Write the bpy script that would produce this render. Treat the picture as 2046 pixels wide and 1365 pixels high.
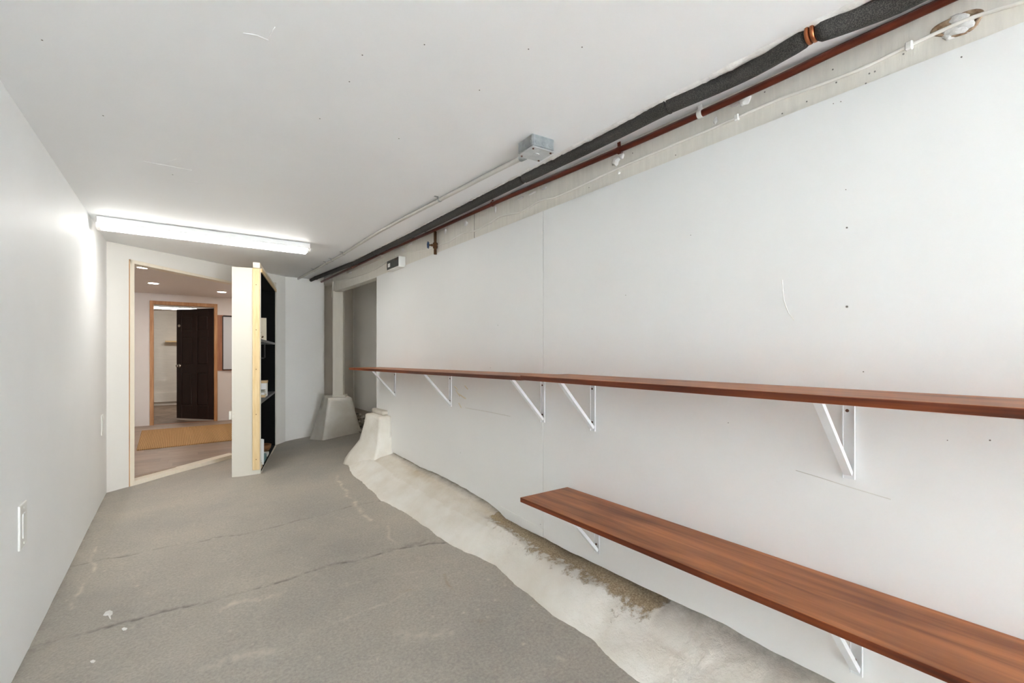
import bpy, bmesh, math, random
import numpy as np
from mathutils import Vector, Matrix, noise as mnoise
random.seed(7)
for o in list(bpy.data.objects): bpy.data.objects.remove(o)
scene = bpy.context.scene
col = scene.collection

# ------------------------------------------------------------------ camera, world, exposure
FPX, CX, HOR, EYE = 940.0, 1023.0, 711.0, 1.12
YAW = math.atan2(673.0, FPX)
cam_d = bpy.data.cameras.new('camera'); cam = bpy.data.objects.new('camera', cam_d); col.objects.link(cam)
cam_d.sensor_width = 36; cam_d.lens = 36*FPX/2046; cam_d.shift_y = (HOR-682.5)/2046
cam_d.clip_start = .02
cam.location = (0, 0, EYE); cam.rotation_euler = (math.pi/2, 0, -YAW)
scene.camera = cam
w = bpy.data.worlds.new('daylight'); scene.world = w; w.use_nodes = True
w.node_tree.nodes['Background'].inputs[0].default_value = (.88, .94, 1, 1)
w.node_tree.nodes['Background'].inputs[1].default_value = 18.8
# guides the sampling of the daylight that enters through the unseen doorway added behind the camera (gives no light of its own)
YB = -4.50                                             # wall behind the camera
pd = bpy.data.lights.new('doorway_portal', 'AREA'); pd.shape = 'RECTANGLE'; pd.size = .75; pd.size_y = 1.92; pd.cycles.is_portal = True
po_ = bpy.data.objects.new('doorway_portal', pd); col.objects.link(po_); po_.location = (1.125, YB-.1, .96); po_.rotation_euler = (math.pi/2, 0, math.pi)
vs = scene.view_settings
vs.view_transform = 'Standard'; vs.look = 'None'; vs.exposure = 1.80; vs.gamma = 1; vs.use_curve_mapping = False
scene.cycles.max_bounces = 16; scene.cycles.diffuse_bounces = 12      # white walls: light keeps bouncing
STRIP, SPOT, STRIP_FAR = 7.0, 66.0, 13.0

# ------------------------------------------------------------------ pixel -> place helpers
FW = Vector((math.sin(YAW), math.cos(YAW), 0)); RT = Vector((math.cos(YAW), -math.sin(YAW), 0)); UP = Vector((0, 0, 1))
O = Vector((0, 0, EYE))
def ray(u, v): return RT*((u-CX)/FPX) + FW + UP*((HOR-v)/FPX)
def onD(u, v, d): return O + ray(u, v)*d
def onX(u, v, X): r = ray(u, v); return O + r*(X/r.x)
def onY(u, v, Y): r = ray(u, v); return O + r*(Y/r.y)
def onZ(u, v, z): r = ray(u, v); return O + r*((z-EYE)/r.z)
def onP(u, v, p0, n): r = ray(u, v); return O + r*((p0-O).dot(n)/r.dot(n))
C0, C1 = 1.963, .0185                                  # the low ceiling climbs slightly away from the camera
def ceil_z(Y): return C0 + C1*Y
def onC(u, v, drop=0):
    r = ray(u, v); t = (C0-drop-EYE)/(r.z - C1*r.y); return O + r*t
XL, XR = -.456, 1.55
# uneven slab: heights at known spots, smooth in between
_fp = [(XL, y, 0) for y in (-3, -1, 1, 2.2, 3.5, 5.05)] + [(.477, 5.76, .037), (.97, 6.14, .066), (1.085, 6.23, .083), (1.38, 5.6, .13), (1.8, 5.8, .17),
       (1.25, 1, .03), (1.25, 2.2, .055), (1.27, 3.2, .08), (1.27, 4.32, .12), (1.25, -2, .02), (.4, 3, .02), (2.3, 5, .16), (2.3, 1, .04), (2.3, -2, .03), (.4, -3, .0)]
_P = np.array(_fp); _D = np.sqrt(((_P[:, None, :2]-_P[None, :, :2])**2).sum(-1)+.04)
_A = np.block([[_D, np.ones((len(_P), 1))], [np.ones((1, len(_P))), np.zeros((1, 1))]])
_W = np.linalg.solve(_A, np.append(_P[:, 2], 0))
def floor_np(x, y):
    x = np.asarray(x, float); y = np.asarray(y, float); r = np.zeros_like(x)
    for k in range(len(_P)): r += _W[k]*np.sqrt((x-_P[k, 0])**2+(y-_P[k, 1])**2+.04)
    return r+_W[-1]
def floor_z(x, y): return float(floor_np(np.array([x]), np.array([y]))[0])
def onF(u, v):
    z = 0.0
    for _ in range(12):
        p = onZ(u, v, z); z = .5*z+.5*floor_z(p.x, p.y)
    p.z = z; return p

# ------------------------------------------------------------------ mesh builder
class MB:
    def __init__(s): s.v = []; s.f = []
    def add(s, vs, fs):
        n = len(s.v); s.v += [Vector(p) for p in vs]; s.f += [tuple(i+n for i in f) for f in fs]; return s
    def hexa(s, p):            # 8 points: bottom 4 ccw, top 4 ccw
        return s.add(p, [(3, 2, 1, 0), (4, 5, 6, 7), (0, 1, 5, 4), (1, 2, 6, 5), (2, 3, 7, 6), (3, 0, 4, 7)])
    def box(s, lo, hi):
        x0, y0, z0 = lo; x1, y1, z1 = hi
        return s.hexa([(x0, y0, z0), (x1, y0, z0), (x1, y1, z0), (x0, y1, z0), (x0, y0, z1), (x1, y0, z1), (x1, y1, z1), (x0, y1, z1)])
    def obox(s, o, a, b, c, A, B, Cc):   # oriented box, ranges along unit axes a,b,c from o
        p = lambda i, j, k: o + a*A[i] + b*B[j] + c*Cc[k]
        return s.hexa([p(0, 0, 0), p(1, 0, 0), p(1, 1, 0), p(0, 1, 0), p(0, 0, 1), p(1, 0, 1), p(1, 1, 1), p(0, 1, 1)])
    def prism(s, poly, zb, zt):          # poly of (x,y); zb, zt functions of (x,y) or numbers
        fb = zb if callable(zb) else (lambda x, y: zb); ft = zt if callable(zt) else (lambda x, y: zt)
        n = len(poly); vs = [(x, y, fb(x, y)) for x, y in poly]+[(x, y, ft(x, y)) for x, y in poly]
        return s.add(vs, [tuple(range(n-1, -1, -1)), tuple(range(n, 2*n))]+[(i, (i+1) % n, n+(i+1) % n, n+i) for i in range(n)])
    def loft(s, rings, cap=True, closed=True):
        n = len(rings[0]); vs = [p for r in rings for p in r]; fs = []
        for i in range(len(rings)-1):
            for j in range(n if closed else n-1):
                k = (j+1) % n; fs.append((i*n+j, i*n+k, (i+1)*n+k, (i+1)*n+j))
        if cap: fs += [tuple(range(n-1, -1, -1)), tuple(range((len(rings)-1)*n, len(rings)*n))]
        return s.add(vs, fs)
    def tube(s, path, r, seg=10, cap=True):
        path = [Vector(p) for p in path]; rings = []
        rr = r if isinstance(r, (list, tuple)) else [r]*len(path)
        for i, p in enumerate(path):
            t = (path[min(i+1, len(path)-1)]-path[max(i-1, 0)]).normalized()
            ref = UP if abs(t.z) < .9 else Vector((1, 0, 0))
            a = t.cross(ref).normalized(); b = a.cross(t).normalized()
            rings.append([p+(a*math.cos(2*math.pi*k/seg)+b*math.sin(2*math.pi*k/seg))*rr[i] for k in range(seg)])
        return s.loft(rings, cap)
    def cyl(s, p0, p1, r, seg=16): return s.tube([p0, p1], r, seg)
    def build(s, name, mat, parent=None, origin=None, bevel=0, smooth=False, seg=1):
        vs = s.v
        if parent is not None: org = Vector(parent['_o'])
        else:
            if origin is None:
                xs = [p.x for p in vs]; ys = [p.y for p in vs]; zs = [p.z for p in vs]
                origin = ((min(xs)+max(xs))/2, (min(ys)+max(ys))/2, min(zs))
            org = Vector(origin)
        me = bpy.data.meshes.new(name); me.from_pydata([p-org for p in vs], [], s.f)
        bm = bmesh.new(); bm.from_mesh(me)
        bmesh.ops.recalc_face_normals(bm, faces=bm.faces)
        if bevel:
            es = [e for e in bm.edges if len(e.link_faces) == 2 and e.calc_face_angle(0) > .5]
            bmesh.ops.bevel(bm, geom=es, offset=bevel, segments=seg, affect='EDGES', profile=.5, clamp_overlap=True)
        bm.to_mesh(me); bm.free()
        if smooth: me.polygons.foreach_set('use_smooth', [True]*len(me.polygons))
        me.materials.append(mat)
        o = bpy.data.objects.new(name, me); col.objects.link(o)
        if parent is not None: o.parent = parent; o['_o'] = tuple(org)
        else: o.location = org; o['_o'] = tuple(org)
        return o
def tag(o, label, cat, group=None, kind=None):
    o['label'] = label
    if cat: o['category'] = cat
    if group: o['group'] = group
    if kind: o['kind'] = kind
    return o
def struct(o, label=None):
    o['kind'] = 'structure'
    if label: o['label'] = label
    return o
def empty(name, loc):
    o = bpy.data.objects.new(name, None); col.objects.link(o); o.location = loc; o['_o'] = tuple(loc); o.empty_display_size = .05; return o
def copy_tree(o, parent=None):
    c = o.copy(); col.objects.link(c); c.parent = parent
    for ch in list(o.children): copy_tree(ch, c)
    return c

# ------------------------------------------------------------------ materials
def sl(c): return tuple(((x/255)/12.92 if x/255 < .04045 else ((x/255+.055)/1.055)**2.4) for x in c)
def mat(name, rgb, rough=.6, metal=0, var=0, vscale=3, stretch=(1, 1, 1), rgb2=None, bump=0, bscale=60, emit=0, spec=.5, coat=0):
    m = bpy.data.materials.new(name); m.use_nodes = True; nt = m.node_tree; N = nt.nodes; L = nt.links
    b = N['Principled BSDF']; c = sl(rgb)+(1,)
    b.inputs['Base Color'].default_value = c; b.inputs['Roughness'].default_value = rough; b.inputs['Metallic'].default_value = metal
    b.inputs['Specular IOR Level'].default_value = spec
    if coat: b.inputs['Coat Weight'].default_value = coat
    tc = N.new('ShaderNodeTexCoord'); mp = N.new('ShaderNodeMapping'); L.new(tc.outputs['Object'], mp.inputs[0]); mp.inputs['Scale'].default_value = stretch
    if var or rgb2:
        n = N.new('ShaderNodeTexNoise'); n.inputs['Scale'].default_value = vscale; n.inputs['Detail'].default_value = 6; n.inputs['Roughness'].default_value = .6
        L.new(mp.outputs[0], n.inputs['Vector'])
        r = N.new('ShaderNodeValToRGB'); L.new(n.outputs['Fac'], r.inputs[0])
        c2 = sl(rgb2)+(1,) if rgb2 else tuple(x*(1-var) for x in c[:3])+(1,)
        r.color_ramp.elements[0].position = .32; r.color_ramp.elements[0].color = c2
        r.color_ramp.elements[1].position = .68; r.color_ramp.elements[1].color = c
        L.new(r.outputs[0], b.inputs['Base Color'])
    if bump:
        n2 = N.new('ShaderNodeTexNoise'); n2.inputs['Scale'].default_value = bscale; n2.inputs['Detail'].default_value = 4; L.new(mp.outputs[0], n2.inputs['Vector'])
        bp = N.new('ShaderNodeBump'); bp.inputs['Strength'].default_value = bump; bp.inputs['Distance'].default_value = .004
        L.new(n2.outputs['Fac'], bp.inputs['Height']); L.new(bp.outputs[0], b.inputs['Normal'])
    if emit:
        b.inputs['Emission Color'].default_value = c; b.inputs['Emission Strength'].default_value = emit
    return m
M = {}
M['wall'] = mat('white_wall_paint', (236, 237, 237), .55, var=.035, vscale=1.6, bump=.06, bscale=30)
M['wall_far'] = mat('warm_white_wall', (226, 223, 217), .55, var=.03, vscale=1.6, bump=.06, bscale=30)
M['wall_r'] = mat('white_panel_paint', (237, 238, 237), .5, var=.03, vscale=1.3, bump=.05, bscale=22)
M['ceil'] = mat('white_ceiling_paint', (240, 241, 242), .6, var=.03, vscale=1.2, bump=.08, bscale=8)
M['grey_wall'] = mat('cool_white_wall', (231, 229, 224), .6, var=.04, vscale=1.2, bump=.08, bscale=14)
M['taupe'] = mat('taupe_wall', (212, 204, 194), .8, var=.08, vscale=4, bump=.1)
M['beam'] = mat('painted_beam', (231, 227, 218), .6, var=.10, vscale=9, stretch=(1, 6, .7), bump=.25, bscale=40)
M['post'] = mat('painted_post', (212, 206, 193), .6, var=.08, vscale=9, stretch=(3, 3, .5), bump=.25, bscale=30)
M['caulk'] = mat('white_caulk', (233, 231, 228), .6, var=.12, vscale=60, bump=.8, bscale=120)
M['pine'] = mat('raw_pine', (222, 197, 152), .55, rgb2=(208, 178, 128), vscale=10, stretch=(6, 6, .6))
M['pine_w'] = mat('whitewashed_pine', (231, 221, 203), .6, var=.06, vscale=10, stretch=(6, 6, .6))
M['frame'] = mat('orange_pine_frame', (196, 150, 103), .5, rgb2=(168, 118, 72), vscale=8, stretch=(5, 5, .5))
M['ply'] = mat('reddish_plywood', (172, 122, 92), .6, rgb2=(150, 98, 72), vscale=7, stretch=(5, 5, .6))
M['case'] = mat('white_case_paint', (206, 201, 189), .5, var=.03, vscale=4)
M['black'] = mat('black_case_paint', (15, 15, 15), .85, spec=.15)
M['shelf_grey'] = mat('grey_shelf_board', (86, 84, 82), .45)
M['dark_door'] = mat('dark_stained_door', (43, 20, 18), .38, rgb2=(30, 13, 12), vscale=14, stretch=(5, 5, .5))
M['lam'] = None
M['galv'] = mat('galvanised_steel', (178, 183, 184), .38, .85, rgb2=(146, 152, 154), vscale=24)
M['galv2'] = mat('galvanised_cover', (205, 207, 207), .42, .5, rgb2=(186, 190, 190), vscale=30)
M['conduit'] = mat('painted_conduit', (203, 202, 196), .38, .35, var=.06, vscale=12)
M['pipe'] = mat('brown_copper_pipe', (112, 48, 26), .36, .35, rgb2=(86, 34, 18), vscale=10, stretch=(6, 1, 6))
M['copper'] = mat('bare_copper', (178, 112, 76), .28, .9, rgb2=(138, 78, 48), vscale=18)
M['bronze'] = mat('old_bronze', (112, 78, 46), .5, .6, rgb2=(72, 46, 28), vscale=50)
M['blue'] = mat('blue_valve_paint', (44, 74, 112), .45)
M['cable'] = mat('white_cable', (234, 231, 224), .5)
M['metal_w'] = mat('white_powder_coat', (228, 231, 233), .38, var=.02)
M['screw'] = mat('rusty_screw', (92, 58, 40), .6, .3)
M['dark_hole'] = mat('nail_hole_dark', (120, 116, 110), .9)
M['plastic'] = mat('white_plastic', (226, 226, 222), .35)
M['plastic2'] = mat('white_plastic_insert', (216, 217, 214), .3)
M['boxgrey'] = mat('grey_plastic_box', (72, 74, 70), .5, rgb2=(54, 56, 54), vscale=30)
M['lit'] = mat('lamp_diffuser', (255, 253, 248), .4, emit=STRIP)
M['lit_spot'] = mat('downlight_lens', (255, 246, 238), .4, emit=SPOT)
M['lit_far'] = mat('lamp_diffuser_far', (255, 250, 244), .4, emit=STRIP_FAR)
M['lamp_body'] = mat('lamp_housing', (236, 236, 234), .4)
M['board'] = mat('whiteboard', (206, 211, 216), .15, coat=.5)
M['cream'] = mat('cream_cover', (226, 214, 190), .6, var=.05, vscale=20)
M['tan'] = mat('tan_card', (206, 176, 132), .7)
M['paper'] = mat('book_pages', (224, 218, 204), .7, var=.1, vscale=40, stretch=(1, 1, 12))
M['cover_w'] = mat('white_cover', (228, 228, 226), .5)
M['cover_g'] = mat('grey_green_cover', (150, 150, 136), .6)
M['teal'] = mat('teal_cover', (92, 128, 132), .6)
M['brown'] = mat('woven_brown', (142, 98, 58), .8, rgb2=(92, 60, 34), vscale=30, bump=.6, bscale=90)
M['inner_wall'] = mat('inner_wall_paint', (227, 222, 218), .6, var=.03, vscale=2)
M['inner_ceil'] = mat('inner_ceiling_paint', (223, 217, 212), .65)
M['brick_w'] = mat('white_rough_wall', (222, 217, 207), .7, var=.08, vscale=6, stretch=(1, 1, 5), bump=.5, bscale=30)
M['dirt'] = mat('brown_floor', (150, 130, 112), .7, rgb2=(110, 92, 78), vscale=5, bump=.3, bscale=20)
M['chrome'] = mat('brushed_nickel', (200, 196, 188), .25, 1)
M['wheel'] = mat('grey_caster', (168, 172, 176), .4, .5)
M['rubble'] = mat('rough_concrete', (190, 182, 168), .9, rgb2=(70, 64, 56), vscale=26, bump=1, bscale=40)
M['black_metal'] = mat('black_metal', (46, 46, 46), .4, .5)
M['paint_spot'] = mat('white_paint_spot', (226, 226, 222), .5)
M['foam_dk'] = mat('aged_foam', (186, 164, 138), .8, rgb2=(128, 98, 72), vscale=60)

def nodes_of(m): return m.node_tree.nodes, m.node_tree.links, m.node_tree.nodes['Principled BSDF']
def wood(name, dk, lt):
    m = mat(name, (112, 58, 34), .42, spec=.3); N, L, b = nodes_of(m)
    tc = N.new('ShaderNodeTexCoord'); mp = N.new('ShaderNodeMapping'); mp.inputs['Scale'].default_value = (16, 1.1, 40); L.new(tc.outputs['Object'], mp.inputs[0])
    n = N.new('ShaderNodeTexNoise'); n.inputs['Scale'].default_value = 1.7; n.inputs['Detail'].default_value = 8; n.inputs['Distortion'].default_value = .6; L.new(mp.outputs[0], n.inputs['Vector'])
    r = N.new('ShaderNodeValToRGB'); L.new(n.outputs['Fac'], r.inputs[0])
    r.color_ramp.elements[0].position = .28; r.color_ramp.elements[0].color = sl(dk)+(1,)
    r.color_ramp.elements[1].position = .62; r.color_ramp.elements[1].color = sl(lt)+(1,)
    n2 = N.new('ShaderNodeTexNoise'); n2.inputs['Scale'].default_value = 3.2; n2.inputs['Detail'].default_value = 3
    mp2 = N.new('ShaderNodeMapping'); mp2.inputs['Scale'].default_value = (2.2, .7, 2); L.new(tc.outputs['Object'], mp2.inputs[0]); L.new(mp2.outputs[0], n2.inputs['Vector'])
    r2 = N.new('ShaderNodeValToRGB'); L.new(n2.outputs['Fac'], r2.inputs[0])
    r2.color_ramp.elements[0].position = .34; r2.color_ramp.elements[0].color = (.55, .5, .5, 1); r2.color_ramp.elements[1].position = .55; r2.color_ramp.elements[1].color = (1, 1, 1, 1)
    mx = N.new('ShaderNodeMix'); mx.data_type = 'RGBA'; mx.blend_type = 'MULTIPLY'; mx.inputs[0].default_value = .8
    L.new(r.outputs[0], mx.inputs[6]); L.new(r2.outputs[0], mx.inputs[7]); L.new(mx.outputs[2], b.inputs['Base Color'])
    return m
M['wood'] = wood('red_brown_stained_wood', (128, 73, 38), (184, 118, 70)); M['wood_edge'] = wood('dark_stained_edge', (70, 29, 14), (122, 58, 28))
def foam():
    m = mat('black_pipe_foam', (48, 45, 42), .8); N, L, b = nodes_of(m)
    tc = N.new('ShaderNodeTexCoord'); v = N.new('ShaderNodeTexNoise'); v.inputs['Scale'].default_value = 380; v.inputs['Detail'].default_value = 2; L.new(tc.outputs['Object'], v.inputs['Vector'])
    r = N.new('ShaderNodeValToRGB'); L.new(v.outputs['Fac'], r.inputs[0])
    r.color_ramp.elements[0].position = .42; r.color_ramp.elements[0].color = sl((36, 34, 32))+(1,); r.color_ramp.elements[1].position = .72; r.color_ramp.elements[1].color = sl((88, 84, 80))+(1,)
    L.new(r.outputs[0], b.inputs['Base Color'])
    bp = N.new('ShaderNodeBump'); bp.inputs['Strength'].default_value = .4; bp.inputs['Distance'].default_value = .002; L.new(v.outputs['Fac'], bp.inputs['Height']); L.new(bp.outputs[0], b.inputs['Normal'])
    return m
M['foam'] = foam()
def concrete():
    m = mat('grey_painted_concrete', (140, 137, 131), .5, spec=.4); N, L, b = nodes_of(m)
    tc = N.new('ShaderNodeTexCoord')
    def nz(sc, det=6, rough=.6, st=None):
        n = N.new('ShaderNodeTexNoise'); n.inputs['Scale'].default_value = sc; n.inputs['Detail'].default_value = det; n.inputs['Roughness'].default_value = rough
        if st:
            mp = N.new('ShaderNodeMapping'); mp.inputs['Scale'].default_value = st; mp.inputs['Rotation'].default_value = (0, 0, .5); L.new(tc.outputs['Object'], mp.inputs[0]); L.new(mp.outputs[0], n.inputs['Vector'])
        else: L.new(tc.outputs['Object'], n.inputs['Vector'])
        return n
    a = nz(1.1, 8, .62); r = N.new('ShaderNodeValToRGB'); L.new(a.outputs['Fac'], r.inputs[0])
    r.color_ramp.elements[0].position = .3; r.color_ramp.elements[0].color = sl((156, 152, 145))+(1,)
    r.color_ramp.elements[1].position = .7; r.color_ramp.elements[1].color = sl((187, 179, 166))+(1,)
    f = nz(95, 4, .7); r3 = N.new('ShaderNodeValToRGB'); L.new(f.outputs['Fac'], r3.inputs[0])
    r3.color_ramp.elements[0].position = .3; r3.color_ramp.elements[0].color = (.74, .74, .74, 1); r3.color_ramp.elements[1].position = .75; r3.color_ramp.elements[1].color = (1.16, 1.15, 1.13, 1)
    mx = N.new('ShaderNodeMix'); mx.data_type = 'RGBA'; mx.blend_type = 'MULTIPLY'; mx.inputs[0].default_value = 1; L.new(r.outputs[0], mx.inputs[6]); L.new(r3.outputs[0], mx.inputs[7])
    # scuffs: light streaks
    s = nz(7, 8, .75, (1, 3, 1)); rs = N.new('ShaderNodeValToRGB'); L.new(s.outputs['Fac'], rs.inputs[0])
    rs.color_ramp.elements[0].position = .64; rs.color_ramp.elements[0].color = (0, 0, 0, 1); rs.color_ramp.elements[1].position = .82; rs.color_ramp.elements[1].color = (.5, .5, .5, 1)
    m2 = N.new('ShaderNodeMix'); m2.data_type = 'RGBA'; L.new(rs.outputs[0], m2.inputs[0]); L.new(mx.outputs[2], m2.inputs[6]); m2.inputs[7].default_value = sl((186, 180, 168))+(1,)
    at = N.new('ShaderNodeAttribute'); at.attribute_name = 'wear'; sp = N.new('ShaderNodeSeparateColor'); L.new(at.outputs['Color'], sp.inputs[0])
    m3 = N.new('ShaderNodeMix'); m3.data_type = 'RGBA'; L.new(sp.outputs[0], m3.inputs[0]); L.new(m2.outputs[2], m3.inputs[6]); m3.inputs[7].default_value = sl((92, 88, 80))+(1,)
    m4 = N.new('ShaderNodeMix'); m4.data_type = 'RGBA'; L.new(sp.outputs[1], m4.inputs[0]); L.new(m3.outputs[2], m4.inputs[6]); m4.inputs[7].default_value = sl((205, 196, 180))+(1,)
    m5 = N.new('ShaderNodeMix'); m5.data_type = 'RGBA'; L.new(sp.outputs[2], m5.inputs[0]); L.new(m4.outputs[2], m5.inputs[6]); m5.inputs[7].default_value = sl((150, 128, 92))+(1,)
    L.new(m5.outputs[2], b.inputs['Base Color'])
    bp = N.new('ShaderNodeBump'); bp.inputs['Strength'].default_value = .35; bp.inputs['Distance'].default_value = .003; L.new(f.outputs['Fac'], bp.inputs['Height']); L.new(bp.outputs[0], b.inputs['Normal'])
    rr = N.new('ShaderNodeMapRange'); L.new(a.outputs['Fac'], rr.inputs[0]); rr.inputs[3].default_value = .42; rr.inputs[4].default_value = .62; L.new(rr.outputs[0], b.inputs['Roughness'])
    return m
M['concrete'] = concrete()
def curbmat():
    m = mat('white_limewashed_concrete', (226, 221, 209), .75); N, L, b = nodes_of(m)
    tc = N.new('ShaderNodeTexCoord'); at = N.new('ShaderNodeAttribute'); at.attribute_name = 'wear'; sp = N.new('ShaderNodeSeparateColor'); L.new(at.outputs['Color'], sp.inputs[0])
    n = N.new('ShaderNodeTexNoise'); n.inputs['Scale'].default_value = 6; n.inputs['Detail'].default_value = 8; L.new(tc.outputs['Object'], n.inputs['Vector'])
    r = N.new('ShaderNodeValToRGB'); L.new(n.outputs['Fac'], r.inputs[0]); r.color_ramp.elements[0].position = .3; r.color_ramp.elements[0].color = sl((225, 219, 207))+(1,); r.color_ramp.elements[1].position = .65; r.color_ramp.elements[1].color = sl((237, 234, 226))+(1,)
    g = N.new('ShaderNodeTexNoise'); g.inputs['Scale'].default_value = 130; g.inputs['Detail'].default_value = 5; g.inputs['Roughness'].default_value = .75; L.new(tc.outputs['Object'], g.inputs['Vector'])
    rg = N.new('ShaderNodeValToRGB'); L.new(g.outputs['Fac'], rg.inputs[0]); rg.color_ramp.elements[0].position = .32; rg.color_ramp.elements[0].color = sl((128, 104, 74))+(1,); rg.color_ramp.elements[1].position = .66; rg.color_ramp.elements[1].color = sl((216, 198, 164))+(1,)
    # gravel where attr red + noise crosses a threshold
    h = N.new('ShaderNodeTexNoise'); h.inputs['Scale'].default_value = 22; h.inputs['Detail'].default_value = 8; h.inputs['Roughness'].default_value = .7; L.new(tc.outputs['Object'], h.inputs['Vector'])
    ad = N.new('ShaderNodeMath'); ad.operation = 'ADD'; L.new(sp.outputs[0], ad.inputs[0]); L.new(h.outputs['Fac'], ad.inputs[1])
    rm = N.new('ShaderNodeMapRange'); L.new(ad.outputs[0], rm.inputs[0]); rm.inputs[1].default_value = .93; rm.inputs[2].default_value = 1.06
    mx = N.new('ShaderNodeMix'); mx.data_type = 'RGBA'; L.new(rm.outputs[0], mx.inputs[0]); L.new(r.outputs[0], mx.inputs[6]); L.new(rg.outputs[0], mx.inputs[7])
    ad2 = N.new('ShaderNodeMath'); ad2.operation = 'MULTIPLY'; L.new(sp.outputs[1], ad2.inputs[0]); L.new(h.outputs['Fac'], ad2.inputs[1])
    m2 = N.new('ShaderNodeMix'); m2.data_type = 'RGBA'; L.new(ad2.outputs[0], m2.inputs[0]); L.new(mx.outputs[2], m2.inputs[6]); m2.inputs[7].default_value = sl((176, 150, 100))+(1,)
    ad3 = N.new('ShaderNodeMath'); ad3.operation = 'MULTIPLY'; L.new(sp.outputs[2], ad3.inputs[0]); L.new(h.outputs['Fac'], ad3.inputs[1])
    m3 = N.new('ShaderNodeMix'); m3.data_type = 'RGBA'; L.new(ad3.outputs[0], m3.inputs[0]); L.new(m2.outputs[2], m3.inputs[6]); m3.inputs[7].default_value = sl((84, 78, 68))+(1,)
    L.new(m3.outputs[2], b.inputs['Base Color'])
    bp = N.new('ShaderNodeBump'); bp.inputs['Strength'].default_value = .9; bp.inputs['Distance'].default_value = .009
    ba = N.new('ShaderNodeMath'); ba.operation = 'MULTIPLY_ADD'; L.new(rm.outputs[0], ba.inputs[0]); L.new(g.outputs['Fac'], ba.inputs[1]); L.new(h.outputs['Fac'], ba.inputs[2])
    L.new(ba.outputs[0], bp.inputs['Height']); L.new(bp.outputs[0], b.inputs['Normal'])
    return m
M['curb'] = curbmat()
def rugmat():
    m = mat('braided_jute', (190, 146, 90), .9); N, L, b = nodes_of(m)
    tc = N.new('ShaderNodeTexCoord'); mp = N.new('ShaderNodeMapping'); L.new(tc.outputs['Object'], mp.inputs[0])
    wv = N.new('ShaderNodeTexWave'); wv.bands_direction = 'X'; wv.inputs['Scale'].default_value = 18; wv.inputs['Distortion'].default_value = 1.5; wv.inputs['Detail'].default_value = 3; wv.inputs['Detail Scale'].default_value = 6; L.new(mp.outputs[0], wv.inputs['Vector'])
    r = N.new('ShaderNodeValToRGB'); L.new(wv.outputs['Fac'], r.inputs[0]); r.color_ramp.elements[0].color = sl((160, 120, 72))+(1,); r.color_ramp.elements[1].color = sl((204, 166, 114))+(1,)
    L.new(r.outputs[0], b.inputs['Base Color'])
    bp = N.new('ShaderNodeBump'); bp.inputs['Strength'].default_value = .8; bp.inputs['Distance'].default_value = .006; L.new(wv.outputs['Fac'], bp.inputs['Height']); L.new(bp.outputs[0], b.inputs['Normal'])
    return m
M['rug'] = rugmat()
PLANKS = [mat('laminate_plank_%s' % k, c, .4, rgb2=c2, vscale=5, stretch=(1.2, 14, 1)) for k, c, c2 in
          (('a', (170, 150, 132), (150, 130, 113)), ('b', (160, 142, 126), (140, 122, 107)), ('c', (176, 157, 140), (156, 137, 120)))]

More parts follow.
